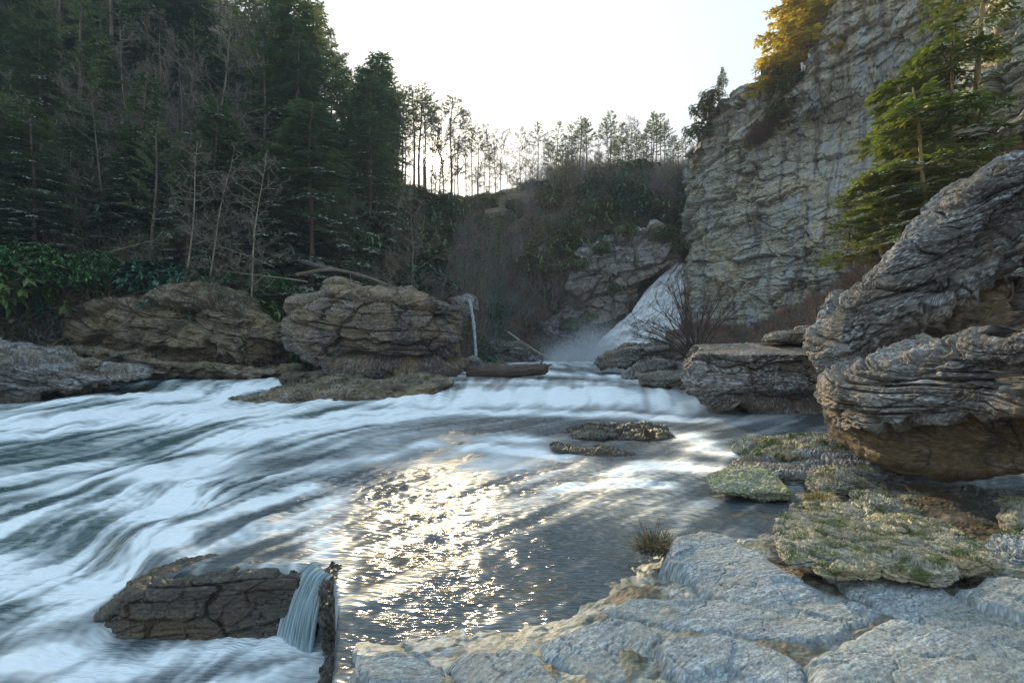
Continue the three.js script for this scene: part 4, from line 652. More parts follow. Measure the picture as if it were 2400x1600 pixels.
// ---- skyline of the ridge, left to right
const SKYLINE = [[-200, -420], [300, -260], [560, -120], [640, -70], [720, -20], [765, 10], [785, 90], [820, 150], [860, 140], [888, 108], [915, 170], [945, 200], [985, 190], [1012, 236], [1050, 214], [1095, 245], [1125, 290], [1165, 292], [1200, 300], [1240, 275], [1300, 272], [1360, 262], [1400, 300], [1436, 255], [1470, 290], [1500, 252], [1548, 256], [1575, 300], [1640, 310]];
{
  const picks = [];
  for (let px = -150; px < 1640; px += px < 560 ? rr(12, 22) : px < 800 ? rr(9, 15) : px < 940 ? rr(3, 6) : px < 1085 ? rr(6, 11) : px < 1270 ? rr(11, 19) : rr(4.5, 9)) {
    const front = R() < (px > 1085 && px < 1270 ? 0 : 0.4), v = front ? rr(0.5, 0.66) : rr(0.68, 0.84), p = hillAt(px, v, 0.3), d = -p.z, qx = projX(p), by = projY(p);
    let ty = curve(SKYLINE, qx) + (R() < 0.45 ? rr(0, 14) : rr(10, 90)); let kind = qx < 915 ? (R() < 0.4 ? HEM : R() < 0.8 ? PINE : FARBARE) : qx < 1110 ? (R() < 0.75 ? PINE : FARBARE) : R() < 0.42 ? PINE : R() < 0.5 ? HIGH : FARBARE;
    if (Math.abs(qx - 1012) < 92) { kind = R() < 0.62 ? HIGH : FARBARE; if (kind === FARBARE) { ty = Math.max(ty, 215); } else { const need = by - (by - ty) * 0.62; if (need > 318) { if (R() < 0.5) continue; ty = Math.min(ty, by - (by - 318) / 0.62); if (ty < 190) continue; } } }
    else if (qx > 1090 && qx < 1270) { if (kind === PINE) kind = HIGH; if (R() < 0.4) kind = FARBARE; }
    const H = ((by - ty) / F) * d; if (H < 3.5) continue;
    picks.push([qx, p, H, kind]);
  }
  picks.sort((a, b) => a[0] - b[0]);
  const tall = { pine: 0, bare: 0, hemlock: 0 };
  for (const [qx, p, H, kind] of picks) {
    const where = qx < 900 ? 'on the ridge left of the sun' : qx < 1130 ? 'on the ridge around the sun' : 'on the skyline behind the waterfall', sort = kind === FARBARE ? 'bare' : kind === HEM ? 'hemlock' : 'pine', key = sort + where;
    const k = tall[key] = (tall[key] ?? -1) + 1, which = ordinal[k] ?? 'a farther', word = sort === 'bare' ? 'leafless tree' : sort === 'pine' ? 'ragged pine' : 'dark hemlock';
    plant(kind[Math.floor(R() * kind.length)], p, H / kind[0].userData.H, { wide: rr(0.8, 1.15), name: sort === 'bare' ? 'bare_tree' : sort === 'pine' ? 'pine_tree' : 'hemlock_tree', label: k < 20 ? `${word} ${where}, ${which} of its kind from the left` : `${word} ${where}, crowded among others`, category: 'tree', group: `${word}s ${where}` });
  }
}
// ---- left slope
{
  const zone = (px, py) => (px < 330 ? 'far left' : px < 620 ? 'left middle' : px < 900 ? 'upper right' : 'right');
  const heights = (py) => (py < 250 ? 'high on' : py < 480 ? 'half way up' : 'low on');
  // big evergreens
  for (let i = 0; i < 50; i++) {
    const px = rr(-120, 990), v = rr(0.16, 0.62), p = hillAt(px, v, 0.3), qx = projX(p), qy = projY(p), d = -p.z; let H = rr(7, 15);
    const lim = qx > 925 ? Math.max(440, curve(SKYLINE, qx) + 20) : curve(SKYLINE, qx) + 20, top = qy - (H / d) * F; if (top < lim) H = ((qy - lim) / F) * d; if (H < 3) continue;
    const kind = R() < 0.6 ? HEMDENSE : R() < 0.5 ? HEM : PINE;
    plant(kind[Math.floor(R() * kind.length)], p, H / kind[0].userData.H, { wide: rr(0.9, 1.3), name: kind === PINE ? 'pine_tree' : 'hemlock_tree', label: `${kind === PINE ? 'open-crowned pine' : 'grey-green hemlock'} standing ${heights(qy)} the shaded slope, ${zone(qx)} part`, category: 'tree', group: `evergreens ${heights(qy)} the shaded slope, ${zone(qx)} part` });
  }
  // leafless trees scattered between them
  for (let i = 0; i < 40; i++) {
    const px = rr(-60, 1090), v = rr(0.14, 0.6), p = hillAt(px, v, 0.2), qx = projX(p), qy = projY(p), d = -p.z; let H = rr(5, 11); const top = qy - (H / d) * F, lim = qx > 930 ? Math.max(420, curve(SKYLINE, qx) + 30) : curve(SKYLINE, qx) + 30; if (top < lim) H = ((qy - lim) / F) * d; if (H < 2.5) continue;
    plant(BARE[Math.floor(R() * 4)], p, H / 14, { wide: rr(0.9, 1.3), name: 'bare_tree', rz: rr(-0.12, 0.12), label: `leafless grey tree ${heights(qy)} the shaded slope, ${zone(qx)} part`, category: 'tree', group: `leafless trees ${heights(qy)} the shaded slope, ${zone(qx)} part` });
  }
  // laurel thickets
  for (let i = 0; i < 250; i++) {
    const px = rr(-150, 1120), v = 0.07 + 0.55 * R(), p = hillAt(px, v, 0.25), qx = projX(p), qy = projY(p);
    if (fbm(p.x * 0.12, p.y * 0.12, p.z * 0.12 + 7, 2) < -0.16) continue;
    plant(LAUREL[Math.floor(R() * 3)], p, rr(0.7, 1.5), { wide: rr(1, 1.3), name: 'laurel_shrub', label: `dark glossy laurel shrub ${heights(qy)} the shaded slope, ${zone(qx)} part`, category: 'shrub', group: `laurel shrubs ${heights(qy)} the shaded slope, ${zone(qx)} part` });
  }
  // named single trees
  const single = (proto, bx, by, d, tx, ty, name, label, wide = 1) => { const b = at(bx, by, d), t = at(tx, ty, d), v = t.clone().sub(b), L = v.length(); return plant(proto, b, L / proto.userData.H, { ry: 0, rz: -Math.atan2(v.x, v.y), wide, name, label, category: 'tree' }); };
  single(SLIM[0], 434, 668, 28.5, 470, 330, 'bare_tree', 'slender pale bare tree on the bank outcrop, left of three', 1.2);
  single(SLIM[1], 486, 672, 29, 536, 350, 'bare_tree', 'slender pale bare tree on the bank outcrop, middle of three', 1.1);
  single(SLIM[2], 588, 716, 28, 592, 350, 'bare_tree', 'slender pale bare tree on the bank outcrop, right of three', 1.1);
  single(BARE[1], 470, 420, 37, 590, 20, 'bare_tree', 'tall forked bare tree leaning right with pale upper branches', 1.2);
  single(BARE[0], 362, 430, 38, 352, 60, 'bare_tree', 'thick mossy-barked trunk in the middle of the left slope', 1.2);
  single(BARE[3], 34, 190, 42, 70, -160, 'bare_tree', 'pale spotted trunk in the top left corner', 1.0);
  single(SLIM[1], 300, 370, 39, 262, 40, 'bare_tree', 'thin white trunk left of the thick mossy-barked trunk', 0.9);
  single(BARE[2], 415, 370, 40, 445, 80, 'bare_tree', 'reddish trunk just right of the thick mossy-barked trunk', 0.9);
  single(HEM[1], 700, 330, 50, 676, -60, 'hemlock_tree', 'yellow-green backlit hemlock at the edge of the sky, upper left', 1.3);
  for (const [px, py, d, s, label] of [[70, 690, 25, 1.15, 'bright green rhododendron leaning over the water at the far left'], [150, 700, 25.5, 0.9, 'rhododendron just right of the bright green one at the far left'], [235, 668, 27, 0.85, 'rhododendron hanging over the left end of the bank outcrop'], [-30, 720, 24, 1, 'rhododendron cut by the left edge above the pale slabs'], [640, 700, 29.5, 0.7, 'small rhododendron in the cleft left of the huge boulder'], [560, 740, 27, 0.3, 'tiny leafy shrub growing on the face of the bank outcrop']])
    plant(LAURELNEAR, at(px, py, d), s, { name: 'rhododendron_shrub', label, category: 'shrub' });
}
// ---- slope and knoll beside the waterfall
{
  for (let i = 0; i < 70; i++) { const px = rr(1240, 1640), v = rr(0.36, 0.66), p = hillAt(px, v, 0.3); plant(LAUREL[Math.floor(R() * 3)], p, rr(0.8, 1.5), { wide: rr(1, 1.3), name: 'laurel_shrub', label: 'grey-green laurel shrub on the knoll above the waterfall', category: 'shrub', group: 'laurel shrubs on the knoll above the waterfall' }); }
  for (const [px, py, d, s] of [[1350, 640, 55, 0.8], [1410, 600, 55.5, 0.7], [1470, 560, 56, 0.8], [1380, 760, 54, 0.6], [1340, 780, 54, 0.7], [1560, 570, 57, 0.9], [1600, 600, 56, 0.8], [1440, 690, 54.5, 0.5]]) plant(LAUREL[2], at(px, py, d), s, { name: 'laurel_shrub', label: 'small shrub clinging to the pale buttress left of the waterfall', category: 'shrub', group: 'shrubs on the buttress beside the waterfall' });
  let k = 0;
  for (const [px, v] of [[1090, 0.34], [1120, 0.28], [1150, 0.4], [1180, 0.3], [1205, 0.36], [1225, 0.24], [1245, 0.4], [1265, 0.3], [1285, 0.36], [1300, 0.26], [1160, 0.46], [1215, 0.46], [1255, 0.47], [1110, 0.45]]) plant(FARBARE[k % 3], hillAt(px, v, 0.2), rr(0.4, 0.62), { name: 'bare_tree', label: `leafless tree on the brushy far slope, ${ordinal[k++]} of the group`, category: 'tree', group: 'leafless trees on the brushy far slope' });
}
// ---- brush nobody could count
function scatter(geo, mat, name, label, category, spots) {
  const m = new THREE.InstancedMesh(geo, mat, spots.length), o = new THREE.Object3D();
  spots.forEach(([p, s, tiltX = 0, tiltZ = 0], i) => { o.position.copy(p); o.rotation.set(tiltX + rr(-0.2, 0.2), rr(0, 6.28), tiltZ + rr(-0.2, 0.2)); o.scale.setScalar(s); o.updateMatrix(); m.setMatrixAt(i, o.matrix); m.setColorAt(i, new THREE.Color(rr(0.6, 1.25), rr(0.6, 1.15), rr(0.6, 1.1))); });
  return stuff(m, name, label, category);
}
scatter(twigTangle(2.2, 30, [0.20, 0.16, 0.13]), M.bark, 'brush', 'leafless brown brush covering the shaded left slope', 'brush', Array.from({ length: 900 }, () => [hillAt(rr(-150, 1080), rr(0.06, 0.66), 0.2), rr(0.5, 1.3)]));
scatter(twigTangle(3.4, 60, [0.27, 0.235, 0.22], 0.3), M.bark, 'brush', 'grey leafless brush covering the far slope and the ridge', 'brush', Array.from({ length: 620 }, () => { const px = rr(1060, 1660); return [hillAt(px, rr(0.12, px < 1240 ? 0.5 : 0.8), 0.2), rr(0.5, 1.2)]; }));
scatter(twigTangle(1.2, 50, [0.25, 0.185, 0.15], 0.6), M.bark, 'brush', 'reddish leafless brush along the foot of the tall cliff', 'brush', Array.from({ length: 420 }, () => [bankPoint(rr(1570, 2400), rr(0.15, 1)).add(V(0, -0.05, 0)), rr(0.35, 0.9)]));
// small-leaved evergreen cover on the slope
{
  const C = new Buf(); for (let i = 0; i < 90; i++) { const d = randDir(-0.1), p = d.clone().multiplyScalar(rr(0.3, 0.9)); p.y = Math.abs(p.y) * 0.9; for (let j = 0; j < 4; j++) { const e = randDir(-0.4), s = V(-e.z, 0.2, e.x).normalize(); C.leaf(p, e, s, rr(0.24, 0.42), 0.07, jit([0.10, 0.15, 0.045], 0.45), 0.1); } }
  scatter(C.geometry(), M.leaf, 'ground_cover', 'low evergreen leaves covering the shaded slope', 'ground cover', Array.from({ length: 2600 }, () => { const a = R() < 0.68; return [hillAt(a ? rr(-150, 1090) : rr(1090, 1640), a ? rr(0.05, 0.7) : rr(0.15, 0.6), 0.1), rr(0.6, 1.7)]; }));
}
// low growth along the crest around the sun
for (let k = 0; k < 3; k++) scatter(LAUREL[k].children[1].geometry, M.waxLeaf, 'undergrowth', ['dark evergreen undergrowth on the brushy far slope', 'blue-green undergrowth on the brushy far slope', 'olive undergrowth on the brushy far slope and the crest'][k], 'undergrowth', Array.from({ length: 48 }, (_, i) => (i < 36 ? [hillAt(rr(930, 1340), rr(0.14, 0.6), 0.3), rr(0.5, 1)] : [hillAt(rr(930, 1270), rr(0.6, 0.78), 0.25), rr(0.4, 0.7)])));
for (let i = 0; i < 26; i++) { const px = rr(930, 1260); if (px > 945 && px < 1095) continue; plant(FARBARE[i % 3], hillAt(px, rr(0.66, 0.8), 0.2), rr(0.24, 0.42), { wide: 1.1, name: 'bare_sapling', label: 'thin leafless sapling on the crest of the ridge under the bright sky', category: 'tree', group: 'thin saplings on the crest of the ridge' }); }
// ------------------------------------------------------------------ falling water
function sheet(nu, nv, place, white2, mat = M.fall) {
  const g = gridGeometry(nu, nv, place); g.computeVertexNormals(); paint(g, white2); return new THREE.Mesh(g, mat);
}
{ // the waterfall: a slanting chute that spreads towards the pool
  const rows = [[1584, 1622, 616, 57.5], [1548, 1626, 648, 56.6], [1512, 1632, 684, 55.8], [1488, 1640, 720, 55], [1450, 1645, 756, 54.2], [1412, 1645, 792, 53.4], [1378, 1645, 830, 52.6], [1350, 1640, 866, 52]];
  const Lc = new THREE.CatmullRomCurve3(rows.map((r) => at(r[0], r[2], r[3]))), Rc = new THREE.CatmullRomCurve3(rows.map((r) => at(r[1], r[2] + 4, r[3] - 0.4)));
  const tone = [];
  structure(sheet(200, 260, (u, v, t) => { const uu = sat(u + 0.03 * n2(v * 9, 3) * (u < 0.5 ? 1 : -1)); t.lerpVectors(Lc.getPoint(v), Rc.getPoint(v), uu); const s = fb2(u * 26 + 0.9 * n2(v * 3, 1), v * 5, 4) + 0.35 * n2(u * 70, v * 9), b = Math.sin(u * Math.PI); t.z += 0.5 * b + 0.22 * s + 0.7 * fb2(u * 4, v * 7 + 9, 3); tone.push(s); },
    (p, n, o, i) => { const f = sat(0.9 + 0.7 * tone[i]); o[0] = lerp(0.30, 0.88, f); o[1] = lerp(0.36, 0.90, f); o[2] = lerp(0.42, 0.93, f); }), 'waterfall');
}
{ // thin trickle down the rock behind the huge boulder
  const top = at(1100, 700, 45.2), end = at(1118, 866, 44.2), tone = [];
  structure(sheet(16, 140, (u, v, t) => { t.lerpVectors(top, end, v); t.x += (u - 0.5) * (0.28 + 0.1 * n2(v * 12, 2)) + 0.25 * Math.sin(v * 2.5) * (1 - v); t.z += 0.12 * Math.sin(u * 3.14) + 0.1 * n2(u * 3, v * 14); tone.push(n2(u * 4, v * 16)); }, (p, n, o, i) => { const f = sat(0.6 + 0.5 * tone[i]); o[0] = lerp(0.3, 0.8, f); o[1] = lerp(0.34, 0.85, f); o[2] = lerp(0.38, 0.9, f); }), 'small_waterfall');
}
{ // curtain at the corner of the shelf: water slides over the edge to the left and drops
  const A = V(-1.545, -0.055, -4.03), B = V(-1.30, -0.05, -3.76), Af = V(-1.78, -0.60, -3.86), Bf = V(-1.43, -0.62, -3.66), tone = [];
  structure(sheet(150, 120, (u, v, t) => { const lip = A.clone().lerp(B, u), foot = Af.clone().lerp(Bf, u), h = Math.pow(v, 0.62), y = v * v * 0.55 + v * 0.45; t.set(lerp(lip.x, foot.x, h), lerp(lip.y, foot.y, y), lerp(lip.z, foot.z, h)); const s = n2(u * 16 + 0.5 * v, v * 0.9) * 0.6 + n2(u * 44, v * 1.3 + 4) * 0.5; tone.push(s); t.x -= 0.012 * s; t.z += 0.02 * s + 0.03 * Math.sin(u * 3.1); },
    (p, n, o, i) => { const v = Math.floor(i / 150) / 119, f = sat(0.34 + 0.62 * tone[i] + 0.18 * smoothstep(v, 0.75, 1)); o[0] = lerp(0.10, 0.62, f); o[1] = lerp(0.19, 0.74, f); o[2] = lerp(0.22, 0.80, f); }), 'small_waterfall');
}
{ // spray at the foot of the waterfall: fine drops hanging in the air
  const drop = new THREE.TetrahedronGeometry(0.013, 0), mat = new THREE.MeshPhysicalMaterial({ color: 0xf2f6fa, roughness: 0.9, transmission: 0.4, thickness: 0 }), N = 170000, m = new THREE.InstancedMesh(drop, mat, N), o = new THREE.Object3D(), r2 = prng(5);
  const gs = () => (r2() + r2() + r2() + r2() - 2) * 0.9;
  for (let i = 0; i < N; i++) { const q = at(1400 + gs() * 66, 862 - Math.abs(gs()) * 90, 50.6 + gs() * 1.4); if (i % 3 === 0) q.copy(at(1330 + gs() * 60, 862 - Math.abs(gs()) * 55, 50.2 + gs() * 1.6)); q.y = Math.max(q.y, 0.4); o.position.copy(q); o.rotation.set(r2() * 6, r2() * 6, 0); o.scale.setScalar(0.5 + r2()); o.updateMatrix(); m.setMatrixAt(i, o.matrix); }
  stuff(m, 'spray', 'white spray drifting left from the foot of the waterfall', 'spray');
}
// ------------------------------------------------------------------ driftwood and dead wood
function log(points, radii, col, name, label, stubs = []) {
  const c = new THREE.CatmullRomCurve3(points), L = c.getLength(), g = new THREE.Group();
  const geo = gridGeometry(28, 120, (u, v, t) => { const p = c.getPoint(v), T = c.getTangent(v), s = V(T.z, 0, -T.x).normalize(), w = s.clone().cross(T), a = u * 6.283, r = lerp(radii[0], radii[1], v) * (1 + 0.16 * n3(Math.cos(a) * 1.3, Math.sin(a) * 1.3, v * L * 0.8) + 0.07 * n3(Math.cos(a) * 7, Math.sin(a) * 7, v * L * 1.5)) * (v < 0.004 || v > 0.996 ? 0.05 : v > 0.97 ? 0.75 + 0.25 * n2(a * 2, 3) : 1); t.copy(p).addScaledVector(s, Math.cos(a) * r).addScaledVector(w, Math.sin(a) * r); }, true);
  geo.computeVertexNormals(); paint(geo, (p, n, o) => { const k = 1 + 0.7 * fbm(p.x * 3, p.y * 14, p.z * 14, 3) + 0.3 * fbm(p.x * 1.1, p.y, p.z, 2); o[0] = col[0] * k; o[1] = col[1] * k; o[2] = col[2] * k; });
  const m = new THREE.Mesh(geo, M.bark); m.name = 'trunk'; g.add(m);
  for (const [v, d, l] of stubs) { const b = new Buf(), p = c.getPoint(v), e = p.clone().addScaledVector(V(...d).normalize(), l); b.tube([p, p.clone().lerp(e, 0.5).add(V(0, 0.04 * l, 0)), e], [radii[0] * 0.35, radii[0] * 0.22, 0.008], 6, col); g.add(b.mesh('branch_stub', M.bark)); }
  return put(g, name, label, 'log');
}
log([at(1096, 874, 23.6), at(1160, 872, 23.2), at(1230, 868, 22.8), at(1284, 863, 22.4)], [0.26, 0.24], [0.085, 0.06, 0.05], 'drift_log', 'dark drift log lying in the water right of the huge boulder', [[0.86, [0.5, 1, 0.1], 0.5], [0.94, [0.9, 0.5, 0.3], 0.45]]);
log([at(440, 545, 33), at(560, 574, 32.4), at(680, 606, 32), at(800, 636, 31.6)], [0.2, 0.13], [0.17, 0.15, 0.135], 'fallen_log', 'pale fallen trunk slanting across the slope behind the thin bare trees', [[0.4, [0.2, 1, 0.6], 1.4], [0.7, [-0.2, 1, 0.4], 1.1]]);
log([at(690, 644, 30.5), at(780, 632, 30.3), at(860, 650, 30.2), at(930, 676, 30)], [0.11, 0.07], [0.15, 0.12, 0.09], 'fallen_log', 'short fallen trunk above the huge boulder', [[0.5, [0.1, -1, 0.5], 0.9], [0.8, [0.3, -1, 0.4], 0.7]]);
log([at(1190, 778, 51.5), at(1230, 806, 50.6), at(1290, 842, 49.6)], [0.13, 0.07], [0.30, 0.27, 0.23], 'fallen_log', 'thin pale trunk slanting into the far pool', [[0.6, [-0.6, -0.5, 0.2], 0.8]]);
log([at(1800, 232, 43), at(1797, 196, 42.8), at(1793, 152, 42.6)], [0.34, 0.16], [0.15, 0.115, 0.085], 'dead_stump', 'broken dead stump standing on the shoulder of the tall cliff', [[0.5, [0.5, 0.4, 0.5], 0.5]]);
for (const [bx, by, d, s, rz, ry, label] of [[720, 660, 28, 0.46, 1.45, 0.3, 'tangle of bare fallen branches reaching left over the bank outcrop'], [640, 625, 29, 0.42, 1.35, 1.1, 'bare branches hanging behind the three slender trees'], [250, 590, 27, 0.3, -1.2, 0.4, 'grey lichened branches hanging over the left part of the bank outcrop'], [900, 690, 29, 0.34, 1.2, 2, 'bare branches sprawling above the huge boulder'], [420, 700, 26.5, 0.22, 0.9, 2.5, 'small lichened bush drooping over the middle of the bank outcrop']])
  plant(SLIM[1], at(bx, by, d), s, { name: 'fallen_branch', rz, ry, label, category: 'branch' });
{ // leafless bush in front of the waterfall
  const T = new Buf(), base = at(1634, 846, 19.5), col = [0.075, 0.055, 0.045];
  for (let i = 0; i < 34; i++) {
    const left = R() < 0.62, ex = left ? rr(1470, 1610) : rr(1610, 1750), ey = left ? lerp(770, 640, (ex - 1470) / 140) + rr(-20, 40) : rr(660, 740), e = at(ex, ey, 19.5 + rr(-1, 1)), s = base.clone().add(V(rr(-0.25, 0.25), 0, rr(-0.2, 0.2))), m = s.clone().lerp(e, 0.5).add(V(rr(-0.1, 0.1), 0.25, rr(-0.1, 0.1))), pts = new THREE.CatmullRomCurve3([s, m, e]).getPoints(7), k = jit(col, 0.3);
    T.tube(pts, pts.map((_, q) => 0.028 * (1 - q / 8) + 0.006), 4, k);
    for (let j = 0; j < 9; j++) { const a = along(pts, rr(0.35, 1)), L = rr(0.2, 0.6), f = a.clone().add(randDir(-0.1).add(e.clone().sub(s).normalize().multiplyScalar(0.8)).normalize().multiplyScalar(L)), h = f.clone().add(randDir(-0.2).multiplyScalar(L * 0.5)); T.tube([a, f], [0.009, 0.005], 3, k); T.tube([a.clone().lerp(f, 0.5), h], [0.006, 0.004], 3, k); }
  }
  const m = T.mesh('stem', M.bark), g = new THREE.Group(); g.add(m); put(g, 'bare_bush', 'spreading leafless dark bush in front of the waterfall', 'bush');
}
// ------------------------------------------------------------------ right side: trees on the cliff and the bank
const LITHEM = conifer(4.2, { kind: 'hemlock', start: 0.08, reach: 0.34, droop: 0.3, dens: 17, tuft: 0.34, per: 6, whorls: 17, gaps: 0.24, profile: (f) => (0.55 + 0.5 * Math.sin(f * 17 + 1)) * Math.pow(1 - f, 0.35), col: GREEN.lit, alt: [0.20, 0.22, 0.02], altShare: 0.35, rise: 0.1, bareLimb: 0.12, sprays: 4, r: 0.05, bark: [0.27, 0.21, 0.09], mat: M.litLeaf });  // yellow of the sunlight mixed into needle and bark colours
const OPENHEM = conifer(4.2, { kind: 'hemlock', start: 0.5, reach: 0.34, droop: 0.36, dens: 15, tuft: 0.24, per: 5, whorls: 9, gaps: 0.2, col: GREEN.lit, alt: [0.17, 0.18, 0.02], altShare: 0.4, rise: 0.05, bareLimb: 0.2, sprays: 4, r: 0.062, bark: [0.30, 0.24, 0.11], profile: (f) => 1 - 0.4 * f, mat: M.litLeaf });  // bark and needles coloured as if the sun were on them
const GOLD = conifer(9, { kind: 'hemlock', start: 0.05, reach: 0.27, droop: 0.3, dens: 9, tuft: 0.42, per: 8, whorls: 22, gaps: 0.05, col: [0.40, 0.31, 0.02], alt: [0.50, 0.37, 0.02], altShare: 0.4, rise: 0.15, bareLimb: 0.08, sprays: 4, profile: (f) => Math.pow(1 - f, 0.5), mat: M.litLeaf });  // green needles given the gold of backlight as their colour
{
  const lean = (proto, bx, by, d, tx, ty, wide, name, label) => { const b = at(bx, by, d), v = at(tx, ty, d).sub(b); return plant(proto, b, v.length() / proto.userData.H, { ry: rr(0, 6), rz: -Math.atan2(v.x, v.y), wide, name, label, category: 'tree' }); };
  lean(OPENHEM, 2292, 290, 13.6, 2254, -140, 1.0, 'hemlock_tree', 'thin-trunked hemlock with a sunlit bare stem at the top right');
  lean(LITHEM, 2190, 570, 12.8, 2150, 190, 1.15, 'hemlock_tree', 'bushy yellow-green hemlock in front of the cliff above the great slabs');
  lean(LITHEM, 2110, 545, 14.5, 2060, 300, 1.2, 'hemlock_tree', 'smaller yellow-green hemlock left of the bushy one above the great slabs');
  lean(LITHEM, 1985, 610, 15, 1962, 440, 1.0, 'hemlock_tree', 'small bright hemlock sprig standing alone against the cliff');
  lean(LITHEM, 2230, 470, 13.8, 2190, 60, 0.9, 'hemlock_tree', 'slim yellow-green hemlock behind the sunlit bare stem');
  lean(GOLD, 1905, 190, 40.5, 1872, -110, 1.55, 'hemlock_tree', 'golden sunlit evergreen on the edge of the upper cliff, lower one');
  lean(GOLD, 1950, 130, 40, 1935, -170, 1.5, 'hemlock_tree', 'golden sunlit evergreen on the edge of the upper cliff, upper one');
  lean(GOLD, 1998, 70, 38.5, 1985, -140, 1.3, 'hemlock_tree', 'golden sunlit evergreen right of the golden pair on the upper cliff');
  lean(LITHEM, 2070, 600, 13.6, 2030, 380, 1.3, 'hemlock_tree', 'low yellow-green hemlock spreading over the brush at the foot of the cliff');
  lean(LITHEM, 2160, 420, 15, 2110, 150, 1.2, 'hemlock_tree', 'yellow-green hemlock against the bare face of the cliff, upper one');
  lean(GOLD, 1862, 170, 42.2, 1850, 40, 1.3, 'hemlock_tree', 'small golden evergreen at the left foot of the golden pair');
  lean(HEM[0], 1690, 214, 47, 1686, 170, 1.2, 'pine_tree', 'tiny dark conifer on the shoulder of the cliff, left one');
  lean(HEM[1], 1700, 205, 47, 1702, 150, 1.2, 'pine_tree', 'tiny dark conifer on the shoulder of the cliff, middle one');
  lean(PINE[1], 1775, 190, 44.5, 1772, 140, 1.3, 'pine_tree', 'tiny dark conifer on the shoulder of the cliff beside the stump');
  for (const [px, py, d, s, label] of [[1640, 330, 49.5, 0.8, 'shrub on the outer corner of the cliff, lowest'], [1655, 280, 49, 0.8, 'shrub on the outer corner of the cliff, middle'], [1672, 240, 48, 0.6, 'shrub on the outer corner of the cliff, top'], [1830, 200, 42, 0.8, 'shrub beneath the golden evergreens, left'], [1870, 225, 41, 0.9, 'shrub beneath the golden evergreens, right'], [1850, 280, 41, 0.8, 'shrub in the cleft below the golden evergreens']]) plant(LAUREL[2], at(px, py, d), s, { name: 'cliff_shrub', label, category: 'shrub' });
  for (let i = 0; i < 9; i++) plant(FARBARE[i % 3], at(1650 + i * 26, 345 - i * 17, 48 - i * 0.7), 0.12 + 0.04 * R(), { name: 'bare_sapling', label: `thin bare sapling on the shoulder of the cliff, ${ordinal[i]} from the left`, category: 'tree', group: 'bare saplings on the shoulder of the cliff' });
  // dark brush in the clefts of the cliff
  scatter(twigTangle(1.6, 60, [0.12, 0.09, 0.075], 0.8), M.bark, 'brush', 'dark leafless brush in the cleft of the tall cliff', 'brush', Array.from({ length: 70 }, () => { const t = R(); return [at(lerp(1915, 1760, t) + rr(-16, 16), lerp(185, 345, t) + rr(-12, 12), lerp(40.4, 43, t)), rr(0.25, 0.7)]; }));
}
{ // icicles under the golden evergreens
  let k = 0;
  for (const [px, y0, y1] of [[1886, 142, 164], [1904, 118, 178], [1912, 124, 158], [1910, 160, 182], [1938, 84, 132], [1892, 148, 162], [1926, 150, 196]]) {
    const p = at(px, y0, 39.2), L = ((y1 - y0) / F) * 39.2, g = gridGeometry(9, 18, (u, v, t) => { const a = u * 6.283, r = (0.10 * Math.pow(1 - v, 0.7) + 0.004) * (1 + 0.25 * n2(v * 8 + px, u * 3)); t.set(p.x + Math.cos(a) * r, p.y - v * L, p.z + Math.sin(a) * r); }, true); g.computeVertexNormals();
    put(new THREE.Mesh(g, M.ice), 'icicle', `icicle under the golden evergreens on the cliff, ${ordinal[k++]} of seven`, 'icicle', 'icicles on the upper cliff');
  }
}
// ------------------------------------------------------------------ small plants and litter near the camera
function tuft(p, n, len, spread, cols, name, label, category, flat = 0) {
  const B = new Buf();
  for (let i = 0; i < n; i++) { const a = rr(0, 6.28), r = Math.sqrt(R()) * spread, b = V(Math.cos(a) * r, 0, Math.sin(a) * r * 0.6), d = V(Math.cos(a) * rr(0.2, 1), rr(0.5, 1.3) - flat, Math.sin(a) * rr(0.2, 1)).normalize(), s = V(-d.z, 0, d.x).normalize(), L = len * rr(0.5, 1.1), k = jit(cols[Math.floor(R() * cols.length)], 0.3), m = b.clone().addScaledVector(d, L * 0.55), d2 = d.clone().add(V(0, -0.55, 0)).normalize(); B.leaf(b, d, s, L * 0.62, 0.0035 + len * 0.006, k); B.leaf(m, d2, s, L * 0.5, 0.003 + len * 0.005, k); }
  const m = B.mesh('blade', M.leaf), g = new THREE.Group(); g.add(m); g.position.copy(p); return put(g, name, label, category);
}
tuft(at(1540, 1292, 3.95), 700, 0.15, 0.17, [[0.09, 0.09, 0.03], [0.13, 0.11, 0.05], [0.06, 0.075, 0.02]], 'grass_tuft', 'brown-green grass tuft at the upper end of the long smooth slab', 'grass');
tuft(at(1520, 1290, 3.98), 60, 0.26, 0.08, [[0.14, 0.11, 0.06]], 'grass_tuft', 'long dry stalks standing out of the grass tuft', 'grass');
tuft(at(2320, 925, 4.9), 420, 0.18, 0.22, [[0.12, 0.10, 0.045], [0.16, 0.12, 0.06]], 'dry_tuft', 'dry brown tuft hanging on the face of the lower great slab', 'grass', 0.6);
tuft(at(2060, 930, 6.3), 160, 0.12, 0.12, [[0.12, 0.10, 0.045]], 'dry_tuft', 'small dry tuft near the nose of the lower great slab', 'grass', 0.6);
tuft(at(1490, 1052, 8.75), 420, 0.2, 0.26, [[0.10, 0.065, 0.03], [0.14, 0.09, 0.045]], 'river_weed', 'brown weed matted on the midstream rock', 'plant', 0.5);
tuft(at(1850, 1245, 4.2), 260, 0.1, 0.08, [[0.17, 0.115, 0.045]], 'dry_tuft', 'rusty dry tuft at the left corner of the mossy ledge', 'grass', 0.3);
tuft(at(1915, 1170, 5.0), 260, 0.12, 0.12, [[0.17, 0.13, 0.04], [0.10, 0.10, 0.02]], 'dry_tuft', 'golden dry tuft on top of the mossy ledge', 'grass', 0.3);
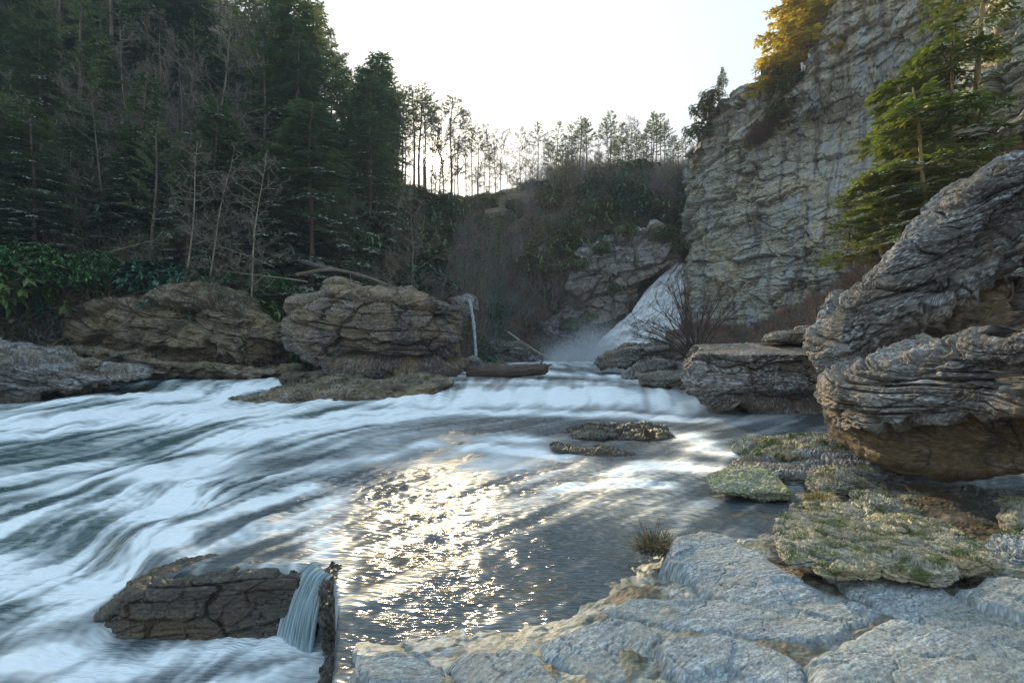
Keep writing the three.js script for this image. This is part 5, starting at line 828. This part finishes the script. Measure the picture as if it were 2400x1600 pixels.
{
  let k = 0;
  for (const [px, py, d, s] of [[1976, 1250, 4.0, 0.11], [2000, 1262, 3.9, 0.08], [2024, 1272, 3.85, 0.07], [1950, 1240, 4.08, 0.09], [2060, 1240, 4.1, 0.07], [2240, 1288, 3.75, 0.09], [2380, 1182, 4.25, 0.14], [2370, 1262, 3.75, 0.12], [1880, 1190, 4.6, 0.08], [1990, 1284, 3.78, 0.08], [2020, 1100, 5.5, 0.09]]) {
    const B = new Buf(); for (let i = 0; i < 420; i++) { const d2 = randDir(0.0), p = V(d2.x * s, d2.y * s * 0.45, d2.z * s), e = d2.clone().add(randDir().multiplyScalar(0.5)).normalize(), sd = V(-e.z, 0.1, e.x).normalize(); B.leaf(p.multiplyScalar(0.85 + 0.2 * n3(d2.x * 3, d2.y * 3, d2.z * 3 + k)), e, sd, 0.016, 0.004, jit(R() < 0.3 ? [0.13, 0.14, 0.02] : [0.06, 0.10, 0.012], 0.3)); }
    const m = B.mesh('moss_cushion', M.leaf); m.position.copy(at(px, py, d)); put(m, 'moss_cushion', k < 6 ? `green moss cushion on the mossy ledge, ${ordinal[k]} of six` : ['moss cap on the round stone at the right edge', 'moss on top of the grey block at the right edge', 'moss clump at the left end of the mossy ledge', 'moss clump at the foot of the mossy ledge', 'sunlit moss clump under the nose of the lower great slab'][k - 6], 'moss'); k++;
  }
}
{ const T = new Buf(), q = [[2310, 752, 8], [2330, 722, 7.9], [2372, 700, 7.8], [2376, 660, 7.8]].map(([a, b, c]) => at(a, b, c)); T.tube(new THREE.CatmullRomCurve3(q).getPoints(12), Array.from({ length: 13 }, (_, i) => 0.022 - i * 0.0012), 5, [0.24, 0.19, 0.10]); T.tube([q[2], at(2330, 716, 7.8), at(2290, 712, 7.8)], [0.012, 0.009, 0.004], 4, [0.22, 0.17, 0.09]); put(T.mesh('dead_branch', M.bark), 'dead_branch', 'crooked dead branch in the gap between the great slabs', 'branch'); }
{ let k = 0; for (const [px, py, d, r] of [[1078, 1578, 2.55, 0.045], [1940, 1330, 3.6, 0.05], [1330, 1560, 2.62, 0.02], [820, 1570, 2.75, 0.05]]) { const g = new THREE.IcosahedronGeometry(r, 4); carve(g, (p) => 0.35 * r * fbm(p.x / r * 0.7 + k, p.y / r * 0.7, p.z / r * 0.7, 3)); g.scale(1.2, 0.7, 1); paint(g, (p, n, o) => stoneColour(p, n, { bed: [0, 1, 0], seed: 150 + k, cs: 4, pal: PAL.wet }, o)); const m = new THREE.Mesh(g, M.rock); m.position.copy(at(px, py, d)); put(m, 'pebble', ['dark pebble wedged between two slabs at the bottom edge', 'dark pebble under the bluish slab', 'tiny pebble on the rounded pale slab', 'dark stone at the corner of the shelf'][k], 'stone'); k++; } }
// trees that would share a label are told apart by their order from the left
{
  const same = new Map();
  for (const o of scene.children) if (o.userData.category === 'tree') same.set(o.userData.label, [...(same.get(o.userData.label) ?? []), o]);
  for (const [label, list] of same) if (list.length > 1 && list.length <= ordinal.length && label.split(' ').length <= 12) list.sort((a, b) => projX(a.position) - projX(b.position)).forEach((o, i) => { o.userData.label = `${label}, ${ordinal[i]} from the left`; });
}
renderer.render(scene, camera);
